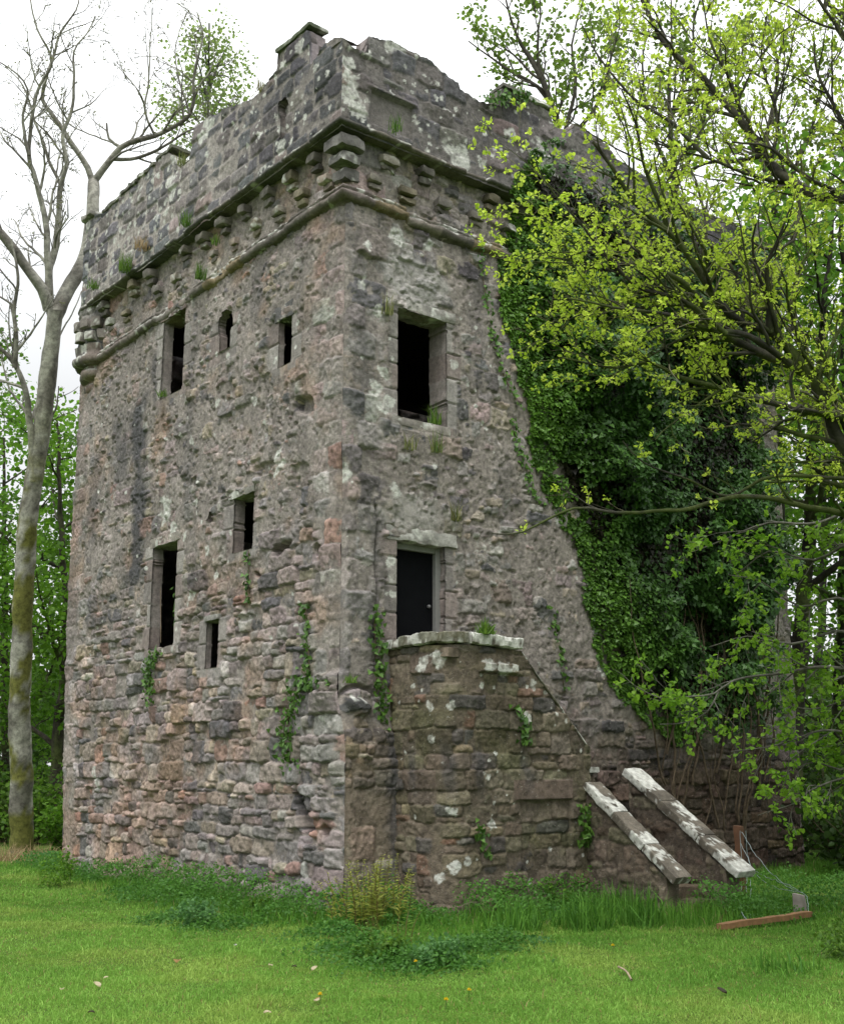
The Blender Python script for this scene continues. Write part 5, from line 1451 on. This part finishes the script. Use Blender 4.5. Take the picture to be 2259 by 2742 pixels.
# taller plants on the ground
for (x, y, n, h, lab) in ((1560, 2480, 260, .46, 'lush clump of broad arching grass before the landing block foot'), (1720, 2470, 220, .46, 'second lush grass clump nearer the stair parapets'), (1650, 2440, 160, .42, 'shorter lush grass clump behind the other two'),
                          (2080, 2590, 120, .2, 'darker grass tussock on the lawn at the right'), (1390, 2490, 160, .42, 'grass clump at the middle of the landing block foot'), (1450, 2420, 60, .8, 'tall dry grass stalks against the landing block')):
    p = ground_pt(x, y)
    tuft(lab, tuple(p), n, h, [(.035, .115, .012), (.12, .28, .035)] if 'dry' not in lab else DRY, 750 + x % 40, 'grass clumps beside the walls', 'grass_clump', 'grass clump', .55, .16 if n > 100 else .08, .014)

# the fern: upright crosiers with small pinnae
def fern(label, c, n, h, seed, cols, group='ferns at the tower foot'):
    R = np.random.RandomState(seed)
    root = empty('fern', c); tag(root, label, 'fern', group)
    for i in range(n):
        b = np.array((R.normal(0, .2), R.normal(0, .16), 0))
        hh = h * R.uniform(.55, 1.05)
        ln = R.normal(0, .10, 2) * hh + b[:2] * .35
        pts = smooth_path([b, b + np.array((ln[0] * .3, ln[1] * .3, hh * .5)), b + np.array((ln[0], ln[1], hh)), b + np.array((ln[0] * 1.15, ln[1] * 1.15, hh * 1.03))], .03)
        V, q = tube(pts, np.linspace(.006, .003, len(pts)), 4)
        k = len(pts)
        sel = np.arange(k // 5, k)
        a = R.uniform(0, math.pi)
        sd = np.array((math.cos(a), math.sin(a), 0))
        P = np.repeat(pts[sel], 2, 0); sgn = np.tile((1, -1), len(sel))[:, None]
        t = np.repeat(np.linspace(0, 1, len(sel)), 2)
        ax = unit(sgn * sd + R.normal(0, .25, (len(P), 3)) + np.array((0, 0, .35)))
        C = np.array(cols[0]) + np.clip(R.rand(len(P), 1) + t[:, None] * .4 - .2, 0, 1) * (np.array(cols[1]) - np.array(cols[0]))
        Vl, F, Cl = leaves(P, ax, unit(R.normal(0, .4, (len(P), 3)) + (0, 0, 1)), (.035 + .085 * (1 - t) * R.uniform(.6, 1.1, len(P))), T_THIN, C)
        mk('frond', np.concatenate([V, Vl]), [q, F + len(V)], M_LEAF, root, np.concatenate([np.tile((.19, .15, .05), (len(V), 1)), Cl]))
FC = [(.17, .22, .03), (.42, .44, .10)]
fern('clump of tall upright brown-green fern fronds at the tower corner', tuple(ground_pt(1000, 2478)), 36, .74, 761, FC)
fern('low spreading green fern in front of the tall fern clump', tuple(ground_pt(1040, 2520)), 12, .28, 762, [(.07, .15, .02), (.16, .27, .04)])

def leafy(label, x, y, n, rad, cols, seed, size=(.02, .05)):
    p = ground_pt(x, y)
    return shrub('leafy_weed', label, p, rad, int(n * 2.6), cols, seed, size, 'leafy weeds in the grass', T_BROAD, (.07, .13, .03), .005)
BL = [(.06, .16, .045), (.14, .29, .09)]
for i, (x, y, n, rad, lab) in enumerate(((535, 2465, 260, (.34, .34, .26), 'bluish leafy weed spreading onto the lawn before the left wall'), (540, 2395, 160, (.26, .26, .26), 'pale leafy hogweed against the foot of the left wall'), (1015, 2560, 240, (.4, .3, .16), 'low leafy weeds below the fern clump'),
        (1160, 2580, 220, (.4, .3, .16), 'low bluish weeds in the lawn right of the fern'), (165, 2370, 240, (.4, .4, .5), 'yellow-green seedling bush at the far left tower corner'), (1495, 2440, 150, (.24, .24, .4), 'leafy stem standing before the landing block'),
        (1340, 2440, 110, (.2, .2, .3), 'leafy sprig at the foot of the landing block'), (2259, 2560, 300, (.45, .45, .32), 'leafy weeds at the right edge of the lawn'), (870, 2430, 160, (.25, .25, .3), 'nettle clump at the tower corner left of the fern'),
        (1790, 2410, 60, (.12, .12, .16), 'small bright leaf sprig at the end of the lower stair coping'), (700, 2440, 150, (.25, .25, .2), 'round leafy weed halfway along the left wall foot'))):
    leafy(lab, x, y, n, rad, BL if 'blu' in lab or 'hogweed' in lab else BRI if 'bright' in lab or 'yellow' in lab else MID, 770 + i)
# dead straw round the ash
p = px(40, 2310, 22.5); p[2] = gz(p[0], p[1])
tuft('heap of dry straw-coloured grass at the ash foot', tuple(p), 420, .38, DRY, 790, 'grass clumps beside the walls', 'grass_clump', 'grass clump', 1.0, .45, .012)

# ------------------------------------------------------------------ fallen leaves, dandelions, twigs on the lawn
def fallen(x, y, i, label, col, s):
    p = ground_pt(x, y)
    R = np.random.RandomState(800 + i)
    T, Q = T_BROAD
    n = 5
    gx, gy = np.meshgrid(np.linspace(-1, 1, n), np.linspace(0, 1, n + 2))
    w = .38 * np.sin(np.clip(gy, 0, 1) * math.pi) ** .7
    V = np.stack([gx * w, gy, .18 * gx ** 2 + .15 * np.sin(gy * 3 + R.rand() * 3)], -1).reshape(-1, 3)
    idx = np.arange(n * (n + 2)).reshape(n + 2, n)
    q = np.stack([idx[:-1, :-1], idx[:-1, 1:], idx[1:, 1:], idx[1:, :-1]], -1).reshape(-1, 4)
    a = R.uniform(0, 6.28); ca, sa = math.cos(a), math.sin(a)
    V = np.stack([V[:, 0] * ca - V[:, 1] * sa, V[:, 0] * sa + V[:, 1] * ca, V[:, 2]], 1) * s + p + (0, 0, .035)
    o = mk('fallen_leaf', V, [q], M_LEAF, None, np.tile(col, (len(V), 1)), True, tuple(p))
    tag(o, label, 'leaf', 'fallen leaves on the lawn')
PALE_L, TAN_L, DK_L = (.62, .52, .36), (.42, .26, .12), (.05, .04, .025)
for i, (x, y, c, s, lab) in enumerate(((478, 2577, TAN_L, .13, 'curled tan leaf on the lawn before the left wall'), (848, 2595, PALE_L, .10, 'pale curled leaf on the lawn left of centre, darker leaf beside it'), (252, 2635, PALE_L, .11, 'pale leaf on the left lawn, larger of the pair'),
        (168, 2650, PALE_L, .08, 'pale leaf on the left lawn, smaller of the pair'), (290, 2618, PALE_L, .06, 'small pale flake above the pale pair on the left lawn'), (780, 2592, DK_L, .07, 'dark leaf on the lawn beside the pale curled leaf'), (718, 2320 + 270, PALE_L, .07, 'pale flake left of the dark leaf in mid lawn'),
        (858, 2680, PALE_L, .08, 'pale leaf near the bottom of the picture, left of centre'), (858, 2700 - 24, TAN_L, .06, 'tan fleck on the lower lawn'), (705, 2717, PALE_L, .08, 'pale leaf at the bottom edge of the lawn'), (235, 2710, DK_L, .07, 'dark leaf near the bottom left'),
        (1920, 2648, DK_L, .12, 'brown leaf heap on the right lawn'), (990, 2550, TAN_L, .06, 'small tan leaf near the weeds below the fern'), (628, 2535, (.65, .62, .6), .06, 'white petal-like flake in the grass before the left wall'))):
    fallen(x, y, i, lab, c, s * .72)
def dandelion(x, y, i, label):
    p = ground_pt(x, y)
    root = empty('dandelion', tuple(p)); tag(root, label, 'dandelion', 'dandelions in the lawn')
    V, q = tube(np.array([(0, 0, 0), (.004, 0, .04), (.006, .003, .075)]), np.array([.003, .003, .003]), 5)
    mk('stem', V, [q], M_LEAF, root, np.tile((.1, .2, .04), (len(V), 1)))
    R = np.random.RandomState(830 + i); n = 36
    a = R.uniform(0, 6.28, n); el = R.uniform(-.1, 1.2, n)
    ax = np.stack([np.cos(a) * np.cos(el), np.sin(a) * np.cos(el), np.sin(el)], 1)
    V, F, C = leaves(np.tile((.006, .003, .075), (n, 1)), ax, unit(R.normal(0, 1, (n, 3))), np.full(n, .022), T_THIN, np.tile((.75, .55, .02), (n, 1)))
    mk('flower_head', V, [F], M_LEAF, root, C)
for i, (x, y, lab) in enumerate(((1255, 2665, 'yellow dandelion near the bottom of the lawn, right of the others'), (856, 2682, 'yellow dandelion beside a pale leaf at the lower lawn'), (1193, 2693, 'lowest yellow dandelion on the lawn'), (1112, 2590, 'yellow dandelion on the lawn below the fern'), (1640, 2545, 'yellow dandelion on the lawn in front of the stair'))):
    dandelion(x, y, i, lab)
p0 = ground_pt(1655, 2594); p1 = ground_pt(1690, 2622)
V, q = tube(smooth_path([p0 + (0, 0, .05), (p0 + p1) / 2 + (.02, 0, .055), p1 + (0, 0, .035)], .03), np.linspace(.012, .006, len(smooth_path([p0, (p0 + p1) / 2, p1], .03)))[:len(smooth_path([p0 + (0, 0, .05), (p0 + p1) / 2 + (.02, 0, .055), p1 + (0, 0, .035)], .03))] if False else np.full(len(smooth_path([p0 + (0, 0, .05), (p0 + p1) / 2 + (.02, 0, .055), p1 + (0, 0, .035)], .03)), .009), 6)
o = mk('twig', V, [q], M_BARK, None, np.tile((.28, .22, .15), (len(V), 1)), True, tuple(p0)); tag(o, 'short bare twig lying on the right lawn', 'twig')

# ------------------------------------------------------------------ leaning post, wire and plank beside the stair
pb = ground_pt(1985, 2400)
pt = pb + (.03, 0, .95)
P = place(rbox((.11, .11, 1.05), 901, .05, .008, .015, (.16, .075, .03)), pb - (0, 0, .08), (1, .3, 0), None, (.01, 0, 1))
o = mk('fence_post', P[0], [P[1]], M_RUST, None, P[2], True, tuple(pb)); tag(o, 'rust-brown square fence post standing right of the stair', 'post')
a, b = ground_pt(1925, 2487), ground_pt(2168, 2462)
ex = b - a; ln = np.linalg.norm(ex)
P = place(rbox((ln, .10, .065), 902, .06, .003, .010, (.30, .13, .05)), (a + b) / 2 + (0, 0, .035), ex + np.array((0, 0, .03)))
M_PLANK = mat_plain('orange_brown_plank', (.22, .115, .048), .85, 0, .6, 18)
o = mk('plank', P[0], [P[1]], M_PLANK, None, P[2], True, tuple(a)); tag(o, 'orange-brown plank lying in the grass at the right', 'plank')
sb_ = ground_pt(2142, 2450)
P = place(rbox((.12, .12, .3), 903, .04, .012, .02, (.25, .22, .19)), sb_ - (0, 0, .03), (1, .2, 0))
o = mk('wooden_stump', P[0], [P[1]], mat_plain('grey_weathered_wood', (.24, .21, .185), .9, 0, .3, 14), None, P[2], True, tuple(sb_)); tag(o, 'short grey wooden stump behind the orange-brown plank', 'stump')
def wire(label, pts, seed, r=.0038):
    pts = smooth_path(pts, .04)
    k = np.arange(len(pts)) * .04
    pts = pts + np.stack([fbm(k, k * 0 + j, .18, seed + j) for j in range(3)], 1) * .05
    V, q = tube(pts, np.full(len(pts), r), 5)
    o = mk('wire', V, [q], M_WIRE, None, None, True, tuple(pts[0])); tag(o, label, 'wire', 'loose wires hanging from the post')
f = np.array((-.06, -.09, 0)); tp = pb + (0, 0, .9)
st_ = sb_ + (0, 0, .30)
gA = ground_pt(1995, 2468); gB = ground_pt(2010, 2472)
wire('upper wire sagging from the post down to the grey stump', [tp + f, tp + (st_ - tp) * .3 + (0, 0, -.08), tp + (st_ - tp) * .65 + (0, 0, -.12), st_], 911)
wire('lower wire bellying between post and grey stump', [tp + f + (0, 0, -.15), tp + (st_ - tp) * .3 + (0, 0, -.35), tp + (st_ - tp) * .6 + (0, 0, -.27), st_ + (0, .02, -.02)], 914)
wire('middle wire running from the post foot towards the grey stump', [pb + f + (.1, 0, .45), pb + (st_ - pb) * .5 + (0, 0, .22), st_ + (.02, 0, -.01)], 917)
wire('wire hanging down the left of the post into the grass', [tp + f, tp + f + (-.06, -.02, -.35), pb + f + (-.06, -.1, .25), gA + (0, 0, .02)], 920)
wire('wire twisting down the front of the post', [tp + f + (.1, 0, 0), tp + f + (.09, -.04, -.4), pb + f + (.02, -.1, .2), gB + (0, 0, .02)], 923)
wire('thin wire looping out left of the post to the plank', [pb + f + (-.02, 0, .55), pb + f + (-.14, -.06, .15), gA + (-.05, 0, .12), gB + (.02, -.03, .03)], 926)
wire('short wire end curling from the stump to the plank', [st_, st_ + (.1, -.03, -.05), b + (-.02, 0, .1)], 929)
